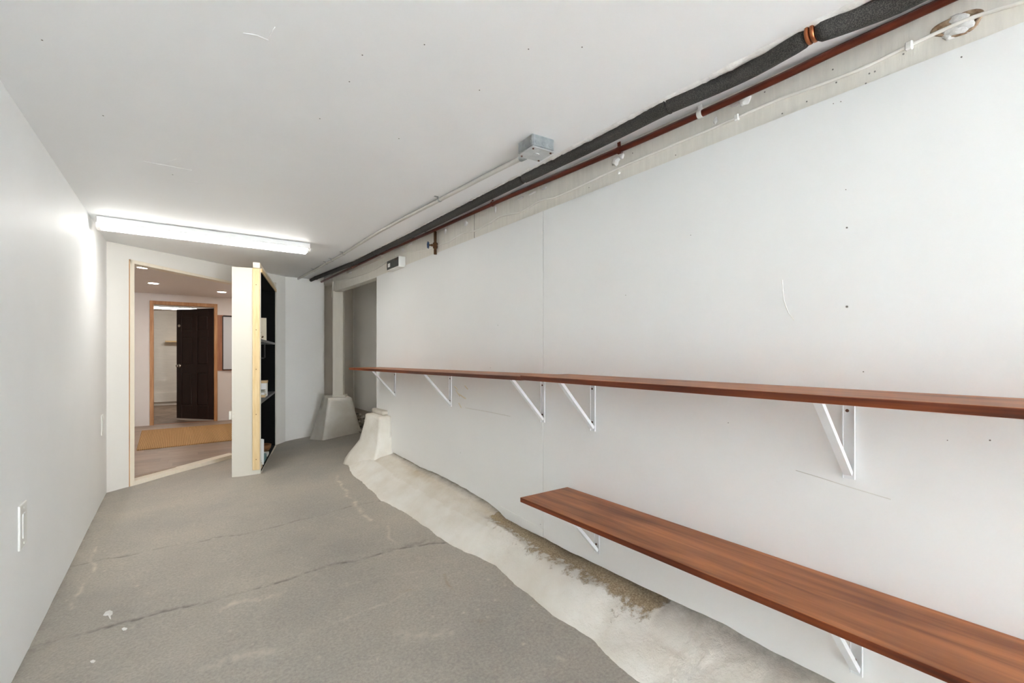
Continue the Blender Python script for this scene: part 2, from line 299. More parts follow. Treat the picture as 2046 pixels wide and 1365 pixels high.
# ================================================================== SETTING
# ---- concrete slab with wear
DW0 = Vector((XL, 5.05, 0)); DW1 = Vector((1.085, 6.23, 0)); DWd = (DW1-DW0).normalized(); DWn = Vector((DWd.y, -DWd.x, 0))   # door wall line; normal faces the room
def dwall(u, v): return onP(u, v, DW0, DWn)
def build_floor():
    xs = np.arange(XL-.06, 2.12, .0075)
    ys = np.concatenate([np.arange(YB, .75, .06), np.arange(.75, 3.6, .0075), np.arange(3.6, 6.62, .012)])
    X, Y = np.meshgrid(xs, ys); Z = floor_np(X, Y)
    ny, nx = X.shape
    rng = np.random.default_rng(3)
    wear = np.zeros((ny, nx, 4)); wear[..., 3] = 1
    def vnoise(sc, seed):
        r = np.random.default_rng(seed); n = 64; g = r.random((n, n))
        fx = (X*sc) % n; fy = (Y*sc) % n; i = fx.astype(int); j = fy.astype(int); a = fx-i; b = fy-j; a = a*a*(3-2*a); b = b*b*(3-2*b)
        i2 = (i+1) % n; j2 = (j+1) % n
        return (g[j, i]*(1-a)+g[j, i2]*a)*(1-b)+(g[j2, i]*(1-a)+g[j2, i2]*a)*b
    n1 = vnoise(14, 1); n2 = vnoise(50, 2); n3 = vnoise(5, 5); jx = (vnoise(9, 8)-.5)*.05; jy = (vnoise(9, 9)-.5)*.05
    def line(pts, wid, amp, ch, depth=0):
        P = [onF(*p) for p in pts]; D = np.full(X.shape, 9.)
        for a, b in zip(P, P[1:]):
            dx, dy = b.x-a.x, b.y-a.y; t = np.clip(((X+jx-a.x)*dx+(Y+jy-a.y)*dy)/(dx*dx+dy*dy), 0, 1)
            D = np.minimum(D, np.hypot(X+jx-a.x-t*dx, Y+jy-a.y-t*dy))
        k = np.exp(-(D/wid)**2)*amp
        wear[..., ch] = np.maximum(wear[..., ch], k*np.clip(n2*1.6-.1, 0, 1)*np.clip(n1*1.5, .2, 1)*(1.5 if ch == 1 else 1.15))
        if depth: return -depth*np.exp(-(D/(wid*1.2))**2)*n2
        return 0
    Z += line([(40, 1300), (215, 1255), (330, 1218), (430, 1196), (560, 1160), (660, 1130), (760, 1106), (850, 1084), (905, 1086), (935, 1104)], .012, .75, 0, .004)
    Z += line([(780, 1100), (850, 1078), (900, 1080), (925, 1092)], .03, .35, 0, .003)
    Z += line([(138, 1131), (190, 1122), (330, 1094), (520, 1060), (640, 1030), (730, 1005), (765, 1000)], .009, .5, 0, .003)
    line([(55, 1300), (130, 1275)], .03, .55, 0)
    line([(196, 1090), (180, 1140), (160, 1185), (147, 1212)], .007, .7, 1)
    line([(668, 950), (690, 982), (725, 1022), (745, 1037)], .012, .75, 1); line([(768, 1052), (790, 1085)], .008, .4, 1)
    line([(440, 1217), (470, 1207), (510, 1198), (560, 1190)], .022, .6, 1)
    line([(420, 1330), (480, 1310), (540, 1300)], .03, .3, 1); line([(800, 1268), (900, 1262)], .03, .3, 1); line([(560, 1125), (660, 1155)], .006, .3, 1)
    line([(800, 1180), (822, 1172), (838, 1174)], .018, .55, 1); line([(800, 1180), (830, 1178)], .024, .5, 2); line([(890, 1150), (905, 1180)], .008, .4, 2)
    line([(965, 1238), (970, 1240)], .016, .7, 2); line([(1065, 1200), (1085, 1215)], .012, .8, 2); line([(1100, 1310), (1125, 1320)], .008, .5, 1)
    line([(600, 1265), (700, 1230), (800, 1190), (880, 1170)], .006, .35, 1); line([(690, 1170), (760, 1150), (850, 1140)], .006, .3, 1)
    for _ in range(70):
        p = onF(rng.uniform(80, 1100), rng.uniform(1000, 1340)); r0 = rng.uniform(.003, .008)
        wear[..., 1] = np.maximum(wear[..., 1], np.exp(-(np.hypot(X-p.x, Y-p.y)/r0)**2)*rng.uniform(.3, .9))
    # darker band along the left wall, broken up by noise
    wear[..., 0] = np.maximum(wear[..., 0], np.exp(-np.clip(X-XL, 0, 9)/.02)*.45*np.clip(n1*1.5, 0, 1))
    Z += (n3-.5)*.004+(n1-.5)*.0012
    keep = ((X-DW0.x)*DWn.x+(Y-DW0.y)*DWn.y) > -.06
    idx = np.arange(ny*nx).reshape(ny, nx)
    q = np.stack([idx[:-1, :-1], idx[:-1, 1:], idx[1:, 1:], idx[1:, :-1]], -1)
    kq = keep[:-1, :-1] & keep[:-1, 1:] & keep[1:, 1:] & keep[1:, :-1]; q = q[kq]
    me = bpy.data.meshes.new('floor'); V = np.stack([X, Y, Z], -1).reshape(-1, 3)
    used = np.unique(q); remap = np.full(len(V), -1); remap[used] = np.arange(len(used)); V = V[used]; W = wear.reshape(-1, 4)[used]; q = remap[q]
    me.vertices.add(len(V)); me.vertices.foreach_set('co', V.ravel()); me.loops.add(q.size); me.loops.foreach_set('vertex_index', q.ravel().astype(np.int32))
    me.polygons.add(len(q)); me.polygons.foreach_set('loop_start', (np.arange(len(q))*4).astype(np.int32)); me.update(calc_edges=True)
    me.polygons.foreach_set('use_smooth', [True]*len(q))
    ca = me.color_attributes.new('wear', 'FLOAT_COLOR', 'POINT'); ca.data.foreach_set('color', W.ravel().astype(np.float32))
    me.materials.append(M['concrete']); o = bpy.data.objects.new('floor', me); col.objects.link(o); o['_o'] = (0, 0, 0); return struct(o)
floor = build_floor()
def splat(pts):
    P = [onF(*p) for p in pts]; c = sum(P, Vector())/len(P); mb = MB()
    mb.add([p+UP*.0015 for p in P]+[c+UP*.003]+[p-UP*.003 for p in P], [(i, (i+1) % len(P), len(P)) for i in range(len(P))]+[(i, (i+1) % len(P), len(P)+1+(i+1) % len(P), len(P)+1+i) for i in range(len(P))])
    mb.build('paint_splat', M['paint_spot'], floor)
splat([(206, 1230), (211, 1223), (219, 1220), (225, 1222), (225, 1228), (221, 1231), (222, 1238), (219, 1236), (216, 1230), (211, 1231)])
splat([(243, 1257), (248, 1254), (255, 1256), (252, 1259), (246, 1260)]); splat([(180, 1322), (186, 1319), (191, 1321), (187, 1325), (182, 1325)])

# ---- ceiling: main sheet with its ragged cut edge beside the pipe, a narrow strip behind the pipe
edge_px = [(1760, -22), (1720, 0), (1524, 100), (1337, 194.6), (1150, 291), (1000, 370), (880, 433), (746, 501), (690, 530), (640, 551), (612, 562)]
edge = [onC(*p) for p in edge_px]; edge = [Vector((edge[0].x, YB, 0))]+edge+[Vector((edge[-1].x, 6.28, 0))]
def edge_x(Y):
    for a, b in zip(edge, edge[1:]):
        if a.y <= Y <= b.y: return a.x+(b.x-a.x)*(Y-a.y)/(b.y-a.y)
    return edge[-1].x
ysamp = [YB]+[.3+i*.03 for i in range(200) if .3+i*.03 < 6.27]+[6.27]
poly = [(XL-.1, YB)]+[(edge_x(y)+random.uniform(-.004, .004), y) for y in ysamp]+[(1.11, 6.27), (DW0.x-DWd.x*.1, DW0.y-DWd.y*.1+.02)]
zc = lambda x, y: ceil_z(y)
ceiling = struct(MB().prism(poly, zc, lambda x, y: ceil_z(y)+.085).build('ceiling', M['ceil'], origin=(0, 0, C0)))
strip = MB().prism([(1.47, YB), (2.1, YB), (2.1, 6.6), (1.47, 6.6)], lambda x, y: ceil_z(y)+.042, lambda x, y: ceil_z(y)+.085)
strip.build('edge_strip', M['ceil'], ceiling)
MB().box((XL-.12, YB-.14, 2.2), (2.2, 6.7, 2.26)).build('light_seal', M['ceil'], ceiling)  # unseen cover, added to keep outside light from leaking in
# ragged plaster bead along the cut edge
mb = MB(); rings = []
for i in range(420):
    y = .28+i*(5.85/419); x = edge_x(y); n = mnoise.noise(Vector((y*22, 0, 0))); n2 = mnoise.noise(Vector((y*70, 5, 0)))
    r = max(.005, .0105+.004*n+.005*n2); c = Vector((x+.003+.004*n2, y, ceil_z(y)+.002))
    rings.append([c+Vector((math.cos(a)*r*1.5, 0, math.sin(a)*r)) for a in [k*math.pi/4 for k in range(8)]])
mb.loft(rings).build('plaster_bead', M['caulk'], ceiling, smooth=True)
def dimple(p, n, r, parent, name='nail_hole', m='dark_hole'):
    n = n.normalized(); MB().cyl(p-n*.002, p+n*.0008, r, 8).build(name, M[m], parent)
for u, v in ((848, 89), (724, 110), (698, 163), (958, 180), (639, 237), (797, 277), (1163, 94), (206, 231), (84, 80), (345, 349), (1056, 98)):
    p = onC(u, v); dimple(p, Vector((0, 0, -1)), .0016*p.length/1.9, ceiling)
# trowel ridges and tape seams left in the skim coat
for pts, r in (([(486, 66), (512, 70), (536, 80)], .0022), ([(538, 72), (549, 54)], .0018), ([(287, 322), (340, 332), (383, 340)], .0022), ([(366, 360), (408, 366)], .0018), ([(335, 323), (352, 318)], .0016)):
    MB().tube([onC(*p) for p in pts], r*.55, 6).build('trowel_ridge', M['ceil'], ceiling, smooth=True)

# ---- left wall, wall behind the camera (with an unseen doorway, added and sized to let in fill light), door wall
wl = struct(MB().box((XL-.1, YB, -.05), (XL, 5.06, 2.2)).build('wall_left', M['wall'], origin=(XL, 1.4, 0)))
wb = MB().box((XL-.1, YB-.14, -.05), (.75, YB, 2.26)); wb.box((1.50, YB-.14, -.05), (2.15, YB, 2.26)); wb.box((.75, YB-.14, 1.92), (1.50, YB, 2.26))
struct(wb.build('wall_behind', M['wall'], origin=(.5, YB, 0)))
dz = UP
OPL, OPR = .178, 1.80
t0, t1 = dwall(258, 518), dwall(464, 563)
topL, topR = t0.z, t0.z+(t1.z-t0.z)*(OPR-OPL)/((t1-t0).dot(DWd))
LW = (DW1-DW0).length
mb = MB(); dp = lambda s, z, n=0: Vector((DW0.x, DW0.y, 0))+DWd*s+DWn*n+UP*z
def slab(mb, s0, s1, z0l, z0r, z1l, z1r, n0, n1): mb.hexa([dp(s0, z0l, n0), dp(s1, z0r, n0), dp(s1, z0r, n1), dp(s0, z0l, n1), dp(s0, z1l, n0), dp(s1, z1r, n0), dp(s1, z1r, n1), dp(s0, z1l, n1)])
slab(mb, -.12, OPL, -.05, -.05, 2.2, 2.2, -.09, 0); slab(mb, OPR, LW, -.05, -.05, 2.2, 2.2, -.09, 0); SM = (t1-dp(0, 0)).dot(DWd)+.03; topM = topL+(t1.z-topL)*(SM-OPL)/(SM-.03-OPL)      # beyond SM the head steps up to clear the bookcase
slab(mb, OPL, SM, topL, topM, 2.2, 2.2, -.09, 0); slab(mb, SM, OPR, 1.985, 1.985, 2.2, 2.2, -.09, 0)
struct(mb.build('wall_far', M['wall_far'], origin=(DW0.x, DW0.y, 0)))
# door lining
tr = struct(empty('trim_1', dp((OPL+OPR)/2, 0)), 'white pine lining boards of the wide hidden doorway')
mb = MB(); slab(mb, OPL, OPL+.035, .0, .0, topL, topL, -.095, .006); mb.build('jamb', M['pine_w'], tr, bevel=.002)
mb = MB(); slab(mb, OPR-.03, OPR, .0, .0, 1.985, 1.985, -.095, -.02); mb.build('jamb', M['pine_w'], tr, bevel=.002)
mb = MB(); slab(mb, OPL, SM, topL-.032, topM-.02, topL, topM, -.095, .006); mb.build('head', M['pine_w'], tr, bevel=.002)
mb = MB(); slab(mb, OPL+.02, SM+.02, -.02, .0, .045, .045+.047*(SM-OPL)/(OPR-OPL), -.1, .008); slab(mb, SM+.02, OPR, -.02, .0, .05, .05, -.1, -.01); mb.build('threshold', M['pine_w'], tr, bevel=.002)
mb = MB(); slab(mb, OPL-.007, OPL-.001, .0, .0, topL, topL, -.02, .002); mb.build('gap_strip', M['frame'], tr)

# ---- end wall, niche behind the missing bay
p571 = DW1
struct(MB().box((1.06, 6.23, -.05), (1.536, 6.4, 2.2)).build('wall_end', M['grey_wall']))
struct(MB().box((1.5, 6.39, -.05), (2.15, 6.5, 2.2)).build('wall_niche_end', M['taupe']))
nb = struct(MB().box((1.97, 4.2, -.05), (2.1, 6.5, 2.2)).build('wall_niche_back', M['taupe']))
MB().box((1.945, 4.6, .43), (1.972, 6.385, 2.02)).build('panel', M['grey_wall'], nb, bevel=.002)
MB().tube([(1.94, 6.33, .3), (1.94, 6.34, 1.1), (1.94, 6.36, 2.0)], .008, 8).build('cable', M['cable'], nb, smooth=True)
MB().tube([(1.94, 5.47, .4), (1.94, 5.47, 2.0)], .007, 8).build('cable', M['cable'], nb, smooth=True)
rb = MB(); random.seed(4)
for i in range(60):
    c = Vector((random.uniform(1.85, 1.98), random.uniform(5.2, 6.35), random.uniform(.12, .4))); r = random.uniform(.02, .05)
    rb.add([c+Vector((random.uniform(.6, 1)*r*a, random.uniform(.6, 1)*r*b, random.uniform(.6, 1)*r*d)) for a, b, d in ((-1, 0, 0), (1, 0, 0), (0, -1, 0), (0, 1, 0), (0, 0, -1), (0, 0, 1))],
           [(0, 2, 5), (2, 1, 5), (1, 3, 5), (3, 0, 5), (2, 0, 4), (1, 2, 4), (3, 1, 4), (0, 3, 4)])
r_ = rb.build('rubble', M['rubble'], nb); r_['kind'] = 'stuff'
struct(MB().box((1.53, 4.2, 2.02), (2.1, 6.5, 2.1)).build('ceiling_niche', M['taupe']))

# ---- right wall: painted sheets below the beam
wr = struct(MB().box((1.60, YB, -.05), (2.1, 4.20, 2.2)).build('wall_right', M['taupe'], origin=(1.6, 1, 0)))
YS = onX(1085, 711, XR).y; YE = onX(752.5, 700, XR).y
ZT = onX(1550, 237.6, XR).z
ZT0, ZT1 = onX(752, 553, XR).z, onX(2046, 43, XR).z
Y0, Y1 = onX(752, 553, XR).y, onX(2046, 43, XR).y
ztop = lambda y: ZT0+(ZT1-ZT0)*(y-Y0)/(Y1-Y0)
wall_px = [(783, 905), (818, 923), (841, 936), (871, 948), (897, 961), (926, 977), (973, 1005), (997, 1024), (1008, 1037), (1046.6, 1059), (1088, 1078.5), (1137.5, 1106), (1178.5, 1125), (1278, 1174), (1440, 1249), (1493, 1279), (1558, 1314.5), (1629, 1350)]
WP = [onX(u, v, XR) for u, v in wall_px]
def interp(tab, y):
    tab = sorted(tab)
    if y <= tab[0][0]: return tab[0][1]
    for (a, b), (c, d) in zip(tab, tab[1:]):
        if y <= c: return b+(d-b)*(y-a)/(c-a)
    return tab[-1][1]
wtab = [(p.y, p.z) for p in WP]
zw = lambda y: interp(wtab, y)
def sheet(ya, yb, x0):
    n = max(2, int((yb-ya)/.02)); ysl = [ya+(yb-ya)*i/n for i in range(n+1)]; mb = MB()
    rings = []
    for y in ysl:
        zb = max(zw(y)+.008+.004*mnoise.noise(Vector((y*14, 3, 0))), .05) if y < YE-.3 else .25; zt = ztop(y)
        rings.append([(x0, y, zb), (1.6, y, zb), (1.6, y, zt), (x0, y, zt)])
    return mb.loft(rings)
sA = sheet(YS+.0015, YE, XR).build('panel', M['wall_r'], wr)
sB = sheet(YB, YS-.0015, XR+.001).build('panel', M['wall_r'], wr)
# loose offcut at the foot of the far sheet
a, b, c, d = onX(1000, 1012, XR-.004), onX(1085, 1058, XR-.004), onX(1085, 1074, XR-.004), onX(1010, 1036, XR-.004)
off = MB().hexa([d, c, c+Vector((.004, 0, 0)), d+Vector((.004, 0, 0)), a, b, b+Vector((.004, 0, 0)), a+Vector((.004, 0, 0))]).build('offcut', M['wall_r'], wr)
for u, v, r in ((1692, 455, .004), (1692, 613, .005), (1680, 203, .002), (1690, 379, .002), (1921, 114, .003), (995, 650, .003), (1688, 870, .002), (1455, 845, .0022), (1893, 880, .002), (1978, 880, .003), (1080, 1048, .003), (980, 735, .003), (900, 760, .002), (1380, 470, .002), (1250, 590, .002), (1725, 743, .0025), (845, 940, .003), (1665, 207, .002), (920, 905, .003)):
    dimple(onX(u, v, XR), Vector((-1, 0, 0)), r*.6, wr)
def scratch(pts, r, parent, m):
    MB().tube([onX(u, v, XR) for u, v in pts], r, 5).build('scratch', M[m], parent)
M['scuff'] = mat('grey_scuff', (212, 210, 204), .7); M['scuff_tan'] = mat('tan_scuff', (214, 204, 180), .7)
scratch([(1590, 940), (1640, 955), (1700, 974), (1780, 998)], .0011, wr, 'scuff'); scratch([(1563, 560), (1566, 600), (1575, 625), (1587, 640)], .0014, wr, 'scuff')
scratch([(930, 815), (970, 822), (1020, 832)], .0016, wr, 'scuff')
for pts in (([(908, 772), (914, 778)]), ([(911, 780), (919, 792)]), ([(915, 786), (931, 797)]), ([(929, 771), (935, 778)]), ([(917, 806), (922, 815)])): scratch(pts, .004, wr, 'scuff_tan')

# ---- beam above the panels
bx = [(YB, 1.557), (YE, 1.557), (5.75, 1.515)]
mb = MB()
zb_far = onX(690, 574, 1.515).z
rings = [[(x, y, zb), (x+.075, y, zb), (x+.075, y, 2.2), (x, y, 2.2)] for (y, x), zb in zip(bx, (ztop(YB)-.01, ztop(YE)-.004, zb_far))]
yseam = onX(948, 460, 1.557).y
beam = struct(mb.loft(rings).build('beam', M['beam'], origin=(1.56, 1.5, 1.87)), 'cream painted timber beam over the white wall panels')
def bX(y): return interp(bx, y)
def onB(u, v, off=0):
    p = onX(u, v, 1.557-off); p = onX(u, v, bX(p.y)-off); return p
MB().box((1.5555, yseam-.001, ztop(yseam)), (1.56, yseam+.001, 2.05)).build('butt_joint', M['dark_hole'], beam)

# ================================================================== CURB and footings
floor_px = [(694.7, 930), (702, 948), (718, 961), (749, 989), (759, 1001), (791, 1015), (827, 1039), (862, 1064), (906, 1092), (929, 1103), (950, 1111), (991, 1131), (1016, 1158), (1061, 1194), (1102, 1230), (1146, 1259), (1176, 1279), (1223, 1324), (1274, 1365)]
FP = [onF(*p) for p in floor_px]; ftab = [(p.y, p.x) for p in FP]
ridge_px = [(759, 916), (797, 942), (856, 977), (914.6, 1009.6), (958.6, 1033), (1002.6, 1053.6), (1061, 1103), (1120, 1130), (1193, 1175), (1266, 1240), (1344, 1295), (1407, 1337)]
RX = 1.43
rtab = [(onX(u, v, RX).y, onX(u, v, RX).z) for u, v in ridge_px]
def vcol(me, fn):
    ca = me.color_attributes.new('wear', 'FLOAT_COLOR', 'POINT'); n = len(me.vertices); co = np.empty(n*3); me.vertices.foreach_get('co', co); co = co.reshape(-1, 3)
    W = np.zeros((n, 4), np.float32); W[:, 3] = 1
    for i in range(n): W[i, :3] = fn(co[i])
    ca.data.foreach_set('color', W.ravel())
curb = empty('concrete_curb', (1.4, 2, 0)); tag(curb, 'rough white-painted concrete curb running along the foot of the panelled wall', 'curb')
mb = MB(); rings = []; yy = 4.34
ylist = []
while yy > -.6: ylist.append(yy); yy -= .013
for y in ylist:
    xf = interp(ftab, y)+.006*mnoise.noise(Vector((y*9, 0, 2))); zf = floor_z(xf, y)-.03; zr = interp(rtab, y); zt = zw(y)-.004
    prof = []
    K = [(xf-.006, zf), (xf+.002, zf+.03), (xf+(RX-xf)*.45, zf+.03+(zr-zf-.03)*.50), (xf+(RX-xf)*.8, zf+.03+(zr-zf-.03)*.85), (RX, zr), (RX+.05, zr+(zt-zr)*.52), (1.60, zt+.012)]
    pts = []
    for i in range(len(K)-1):
        for t in range(5): pts.append((K[i][0]+(K[i+1][0]-K[i][0])*t/5, K[i][1]+(K[i+1][1]-K[i][1])*t/5))
    pts.append(K[-1])
    for _ in range(2): pts = [pts[0]]+[((pts[i-1][0]+2*pts[i][0]+pts[i+1][0])/4, (pts[i-1][1]+2*pts[i][1]+pts[i+1][1])/4) for i in range(1, len(pts)-1)]+[pts[-1]]
    ring = []
    for k, (x, z) in enumerate(pts):
        q = Vector((x*8, y*8, z*8)); a = mnoise.noise(q)*.006+mnoise.noise(q*3.5)*.003+mnoise.noise(q*9)*.0012
        ring.append(Vector((x-a*.7, y, z+a*.7)))
    ring += [Vector((1.60, y, -.03))]
    rings.append(ring)
mb.loft(rings)
cm = mb.build('curb_body', M['curb'], curb, smooth=True)
Yg0, Yg1 = onX(1330, 1195, XR).y, onX(1000, 1030, XR).y
def curb_wear(c):
    x, y, z = c[0]+1.4, c[1]+2, c[2]; zt = zw(y); zr = interp(rtab, y)
    red = 0; dw = max(0, XR-x)                      # distance out from the wall
    if Yg0-.06 < y < Yg1+.05:
        e = min(1, (y-Yg0+.06)/.10)*min(1, (Yg1+.05-y)/.06); red = e*max(0, .80-dw*3.3)
    blot = max(0, mnoise.noise(Vector((y*5, x*5, z*5+7))))
    if y < Yg1+.3 and z > .04: red = max(red, .66*blot*(1 if dw < .2 else .7))
    yel = 0
    if y > Yg1-.1 and z > zr-.02: yel = .25+.9*max(0, mnoise.noise(Vector((y*3.1, x*9, 1))))
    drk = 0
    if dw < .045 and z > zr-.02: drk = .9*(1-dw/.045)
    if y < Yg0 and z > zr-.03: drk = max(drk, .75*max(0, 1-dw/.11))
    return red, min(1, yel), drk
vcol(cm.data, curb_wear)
# buttress at the far end of the curb
def rough(vs, amp=.004, sc=9):
    return [v+Vector((mnoise.noise(v*sc), mnoise.noise(v*sc+Vector((9, 0, 0))), mnoise.noise(v*sc+Vector((0, 9, 0)))))*amp for v in vs]
sil = [(734, 828), (731, 845), (727.5, 864), (723.6, 880), (714, 895), (704, 909), (697, 921), (694, 932), (694, 960)]
rings = []
NB = 10
for u, v in sil:
    Yb = 4.30; p = onY(u, v, Yb); z = p.z; xm = p.x; fl = max(0, 1.45-xm)
    y0 = 4.0-fl*.25; y1 = Yb+.04+fl*.5; ring = []
    xn = 1.45+(xm-1.45)*.35; cs4 = [Vector((xm, y1, z)), Vector((xn, y0, z)), Vector((1.62, y0, z)), Vector((1.62, y1, z))]
    for i in range(4):
        for k in range(NB): ring.append(cs4[i].lerp(cs4[(i+1) % 4], k/NB))
    rings.append(ring)
fine = []
for a, b in zip(rings, rings[1:]):
    for t in range(3): fine.append([p.lerp(q, t/3) for p, q in zip(a, b)])
fine.append(rings[-1]); fine = fine[::-1]
fine = [rough(r) for r in fine]
ctr = sum(fine[-1], Vector())/len(fine[-1])
fine.append([p.lerp(ctr, .12)+UP*.007 for p in fine[-1]]); fine.append([p.lerp(ctr, .6)+UP*.004 for p in fine[-1]])
bt = MB().loft(fine).build('buttress', M['curb'], curb, smooth=True)
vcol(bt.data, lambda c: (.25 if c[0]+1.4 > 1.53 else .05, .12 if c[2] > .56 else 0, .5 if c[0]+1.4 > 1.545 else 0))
# loose cap on the buttress
MB().box((1.50, 4.08, .585), (1.57, 4.36, .628)).build('cap_block', M['rubble'] if False else M['post'], curb, bevel=.008)

# far pedestal with post
FLt, FRt, LBt = onD(656, 797, 5.40), onD(703, 795, 5.52), onD(646, 790, 5.66)
FLb, FRb = onF(645, 880), onF(725, 863); LBb = onF(603, 878); LBb = FLb+(LBb-FLb)*.72
RBt = FRt+(LBt-FLt); RBb = FRb+(LBb-FLb)
for q in (FRb, RBb, RBt): q.x = min(q.x, 1.93)
zt_ = (FLt.z+FRt.z)/2
def ringq(cs, n=8): return [cs[i].lerp(cs[(i+1) % 4], k/n) for i in range(4) for k in range(n)]
bot = ringq([FLb-UP*.04, FRb-UP*.04, RBb-UP*.04, LBb-UP*.04]); top = ringq([FLt, FRt, RBt, LBt])
rings = []
for i in range(13):
    t = i/12; tt = t**.85; rings.append(rough([Vector((p.x+(q.x-p.x)*tt, p.y+(q.y-p.y)*tt, p.z+(q.z-p.z)*t)) for p, q in zip(bot, top)], .006, 7))
ct = sum(rings[-1], Vector())/32
rings.append([p.lerp(ct, .15)+UP*.008 for p in rings[-1]]); rings.append([p.lerp(ct, .7) for p in rings[-1]])
ped = MB().loft(rings).build('concrete_pedestal', M['curb'], smooth=True)
tag(ped, 'flared white concrete pedestal carrying the square post in the far corner', 'pedestal')
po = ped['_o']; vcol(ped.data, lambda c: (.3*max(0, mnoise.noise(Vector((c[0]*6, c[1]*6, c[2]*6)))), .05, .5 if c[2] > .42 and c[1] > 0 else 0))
pl, pr = onD(664.5, 790, 5.50), onD(684, 790, 5.52)
ax = (pr-pl); wpost = .118; ax = Vector((ax.x, ax.y, 0)).normalized(); ay = Vector((-ax.y, ax.x, 0))
pt = empty('post', (pl.x+.06, pl.y+.06, pl.z)); tag(pt, 'square cream-painted timber post under the beam end', 'post')
MB().obox(Vector((pl.x, pl.y, 0)), ax, ay, UP, (0, wpost), (0, .1), (ct.z+.012, zb_far+.01)).build('shaft', M['post'], pt, bevel=.004)
MB().obox(Vector((pl.x, pl.y, 0)), ax, ay, UP, (-.004, wpost+.03), (-.02, .13), (ct.z-.012, ct.z+.028)).build('base_plate', M['post'], pt, bevel=.004)
MB().tube([onD(663, 594, 5.48), onD(664, 580, 5.48), onD(665.5, 563, 5.48)], .006, 6).build('nailing_strip', M['post'], pt)

# ================================================================== SHELVES
def board(name, far_px_back_u, pts, label):
    pass
def shelf(name, y_far_b, y_far_f, y_near, xf, zfar, znear, th, label, xf_near=None):
    xn = xf if xf_near is None else xf_near; xb = XR-.001; mb = MB()
    p = [Vector((xn, y_near, znear)), Vector((xb, y_near, znear)), Vector((xb, y_far_b, zfar)), Vector((xf, y_far_f, zfar))]
    mb.hexa(p+[q+UP*th for q in p]); o = mb.build(name, M['wood'], bevel=.0025, seg=2); o.data.materials.append(M['wood_edge'])
    for f in o.data.polygons: f.material_index = 0 if abs(f.normal.z) > .8 else 1
    return tag(o, label, 'shelf', 'stained boards on the panelled wall')
XF = 1.262
yA_far = onX(697, 737, XF).y; yAB = onX(1040, 757, XF).y
zA0, zA1 = onX(697, 739, XF).z, onX(1039, 760.5, XF).z
XFB = XF-.004
zB0, zB1 = onX(1041, 760, XFB).z, onX(2046, 842, XFB).z; yB1 = onX(2046, 842, XFB).y
yN = -1.25; zBn = zB1+(zB1-zB0)*(yN-yB1)/(yB1-yAB)*.4
TH = .0195
shelf('wall_shelf', yA_far+.02, yA_far, yAB+.001, XF, zA0, zA1, TH, 'narrow dark-stained upper shelf board ending at the niche, farther of two')
shelf('wall_shelf', yAB-.001, yAB-.001, yN, XFB, zB0+.001, zBn, TH+.001, 'long dark-stained upper shelf board nearest the camera at chest height')
zbench = (onX(1134, 973, XR).z+onX(2046, 1277.6, XR).z)/2
XBF = onZ(1039, 994, zbench).x; yb_b = onX(1134, 973, XR).y; yb_f = onZ(1039, 994, zbench).y
shelf('wall_shelf', yb_b, yb_f, -1.0, XBF, zbench-.021, zbench-.021, .021, 'wide red-brown lower bench board just above the concrete curb')

def make_bracket(zl, arm=.215):
    r = empty('shelf_bracket', (0, 0, 0))
    mb = MB(); mb.box((-.004, -.015, -zl), (0, .015, 0)); mb.box((-.0075, -.015, -zl), (-.004, -.0125, 0)); mb.box((-.0075, .0125, -zl), (-.004, .015, 0)); mb.build('wall_leg', M['metal_w'], r)
    MB().box((-arm, -.015, -.0035), (0, .015, 0)).build('arm', M['metal_w'], r)
    a = Vector((-.205, 0, -.006)); b = Vector((-.010, 0, -zl+.012)); t = (b-a).normalized(); n = Vector((t.z, 0, -t.x)); Y = Vector((0, 1, 0)); L = (b-a).length
    mb = MB(); mb.obox(a, t, Y, n, (0, L), (-.0105, .0105), (-.002, .002)); mb.obox(a, t, Y, n, (0, L), (-.0105, -.0085), (-.011, -.002)); mb.obox(a, t, Y, n, (0, L), (.0085, .0105), (-.011, -.002)); mb.build('strut', M['metal_w'], r)
    for z in (-zl+.04, -.04): MB().cyl(Vector((-.0035, .003, z)), Vector((-.0065, .003, z)), .0045, 10).build('screw', M['screw'], r)
    return r
br0 = make_bracket(.232)
ub = [(790, 788, 'white metal bracket under the upper shelf end beside the niche'), (901, 810, 'second white bracket from the niche, under the farther upper board'), (1086, 846, 'white bracket just beyond the joint of the two upper boards'),
      (1186, 864, 'white bracket just on the near side of the upper board joint'), (1697, 962, 'nearest white bracket under the long upper shelf board')]
for i, (u, v, lab) in enumerate(ub):
    o = br0 if i == 0 else copy_tree(br0)
    p = onX(u, v, XR); y = p.y
    zu = (zA0+(zA1-zA0)*(y-yA_far)/(yAB-yA_far)) if y > yAB else (zB0+(zBn-zB0)*(y-yAB)/(yN-yAB))
    o.location = (XR-.001, y, zu); tag(o, lab, 'bracket', 'white shelf brackets')
for u, v, lab in ((1194, 1105, 'white bracket under the far end of the lower bench board'), (1712, 1352, 'white bracket under the lower bench board nearest the camera')):
    o = copy_tree(br0); p = onX(u, v, XR); o.location = (XR-.001, p.y, zbench-.021); tag(o, lab, 'bracket', 'white shelf brackets')

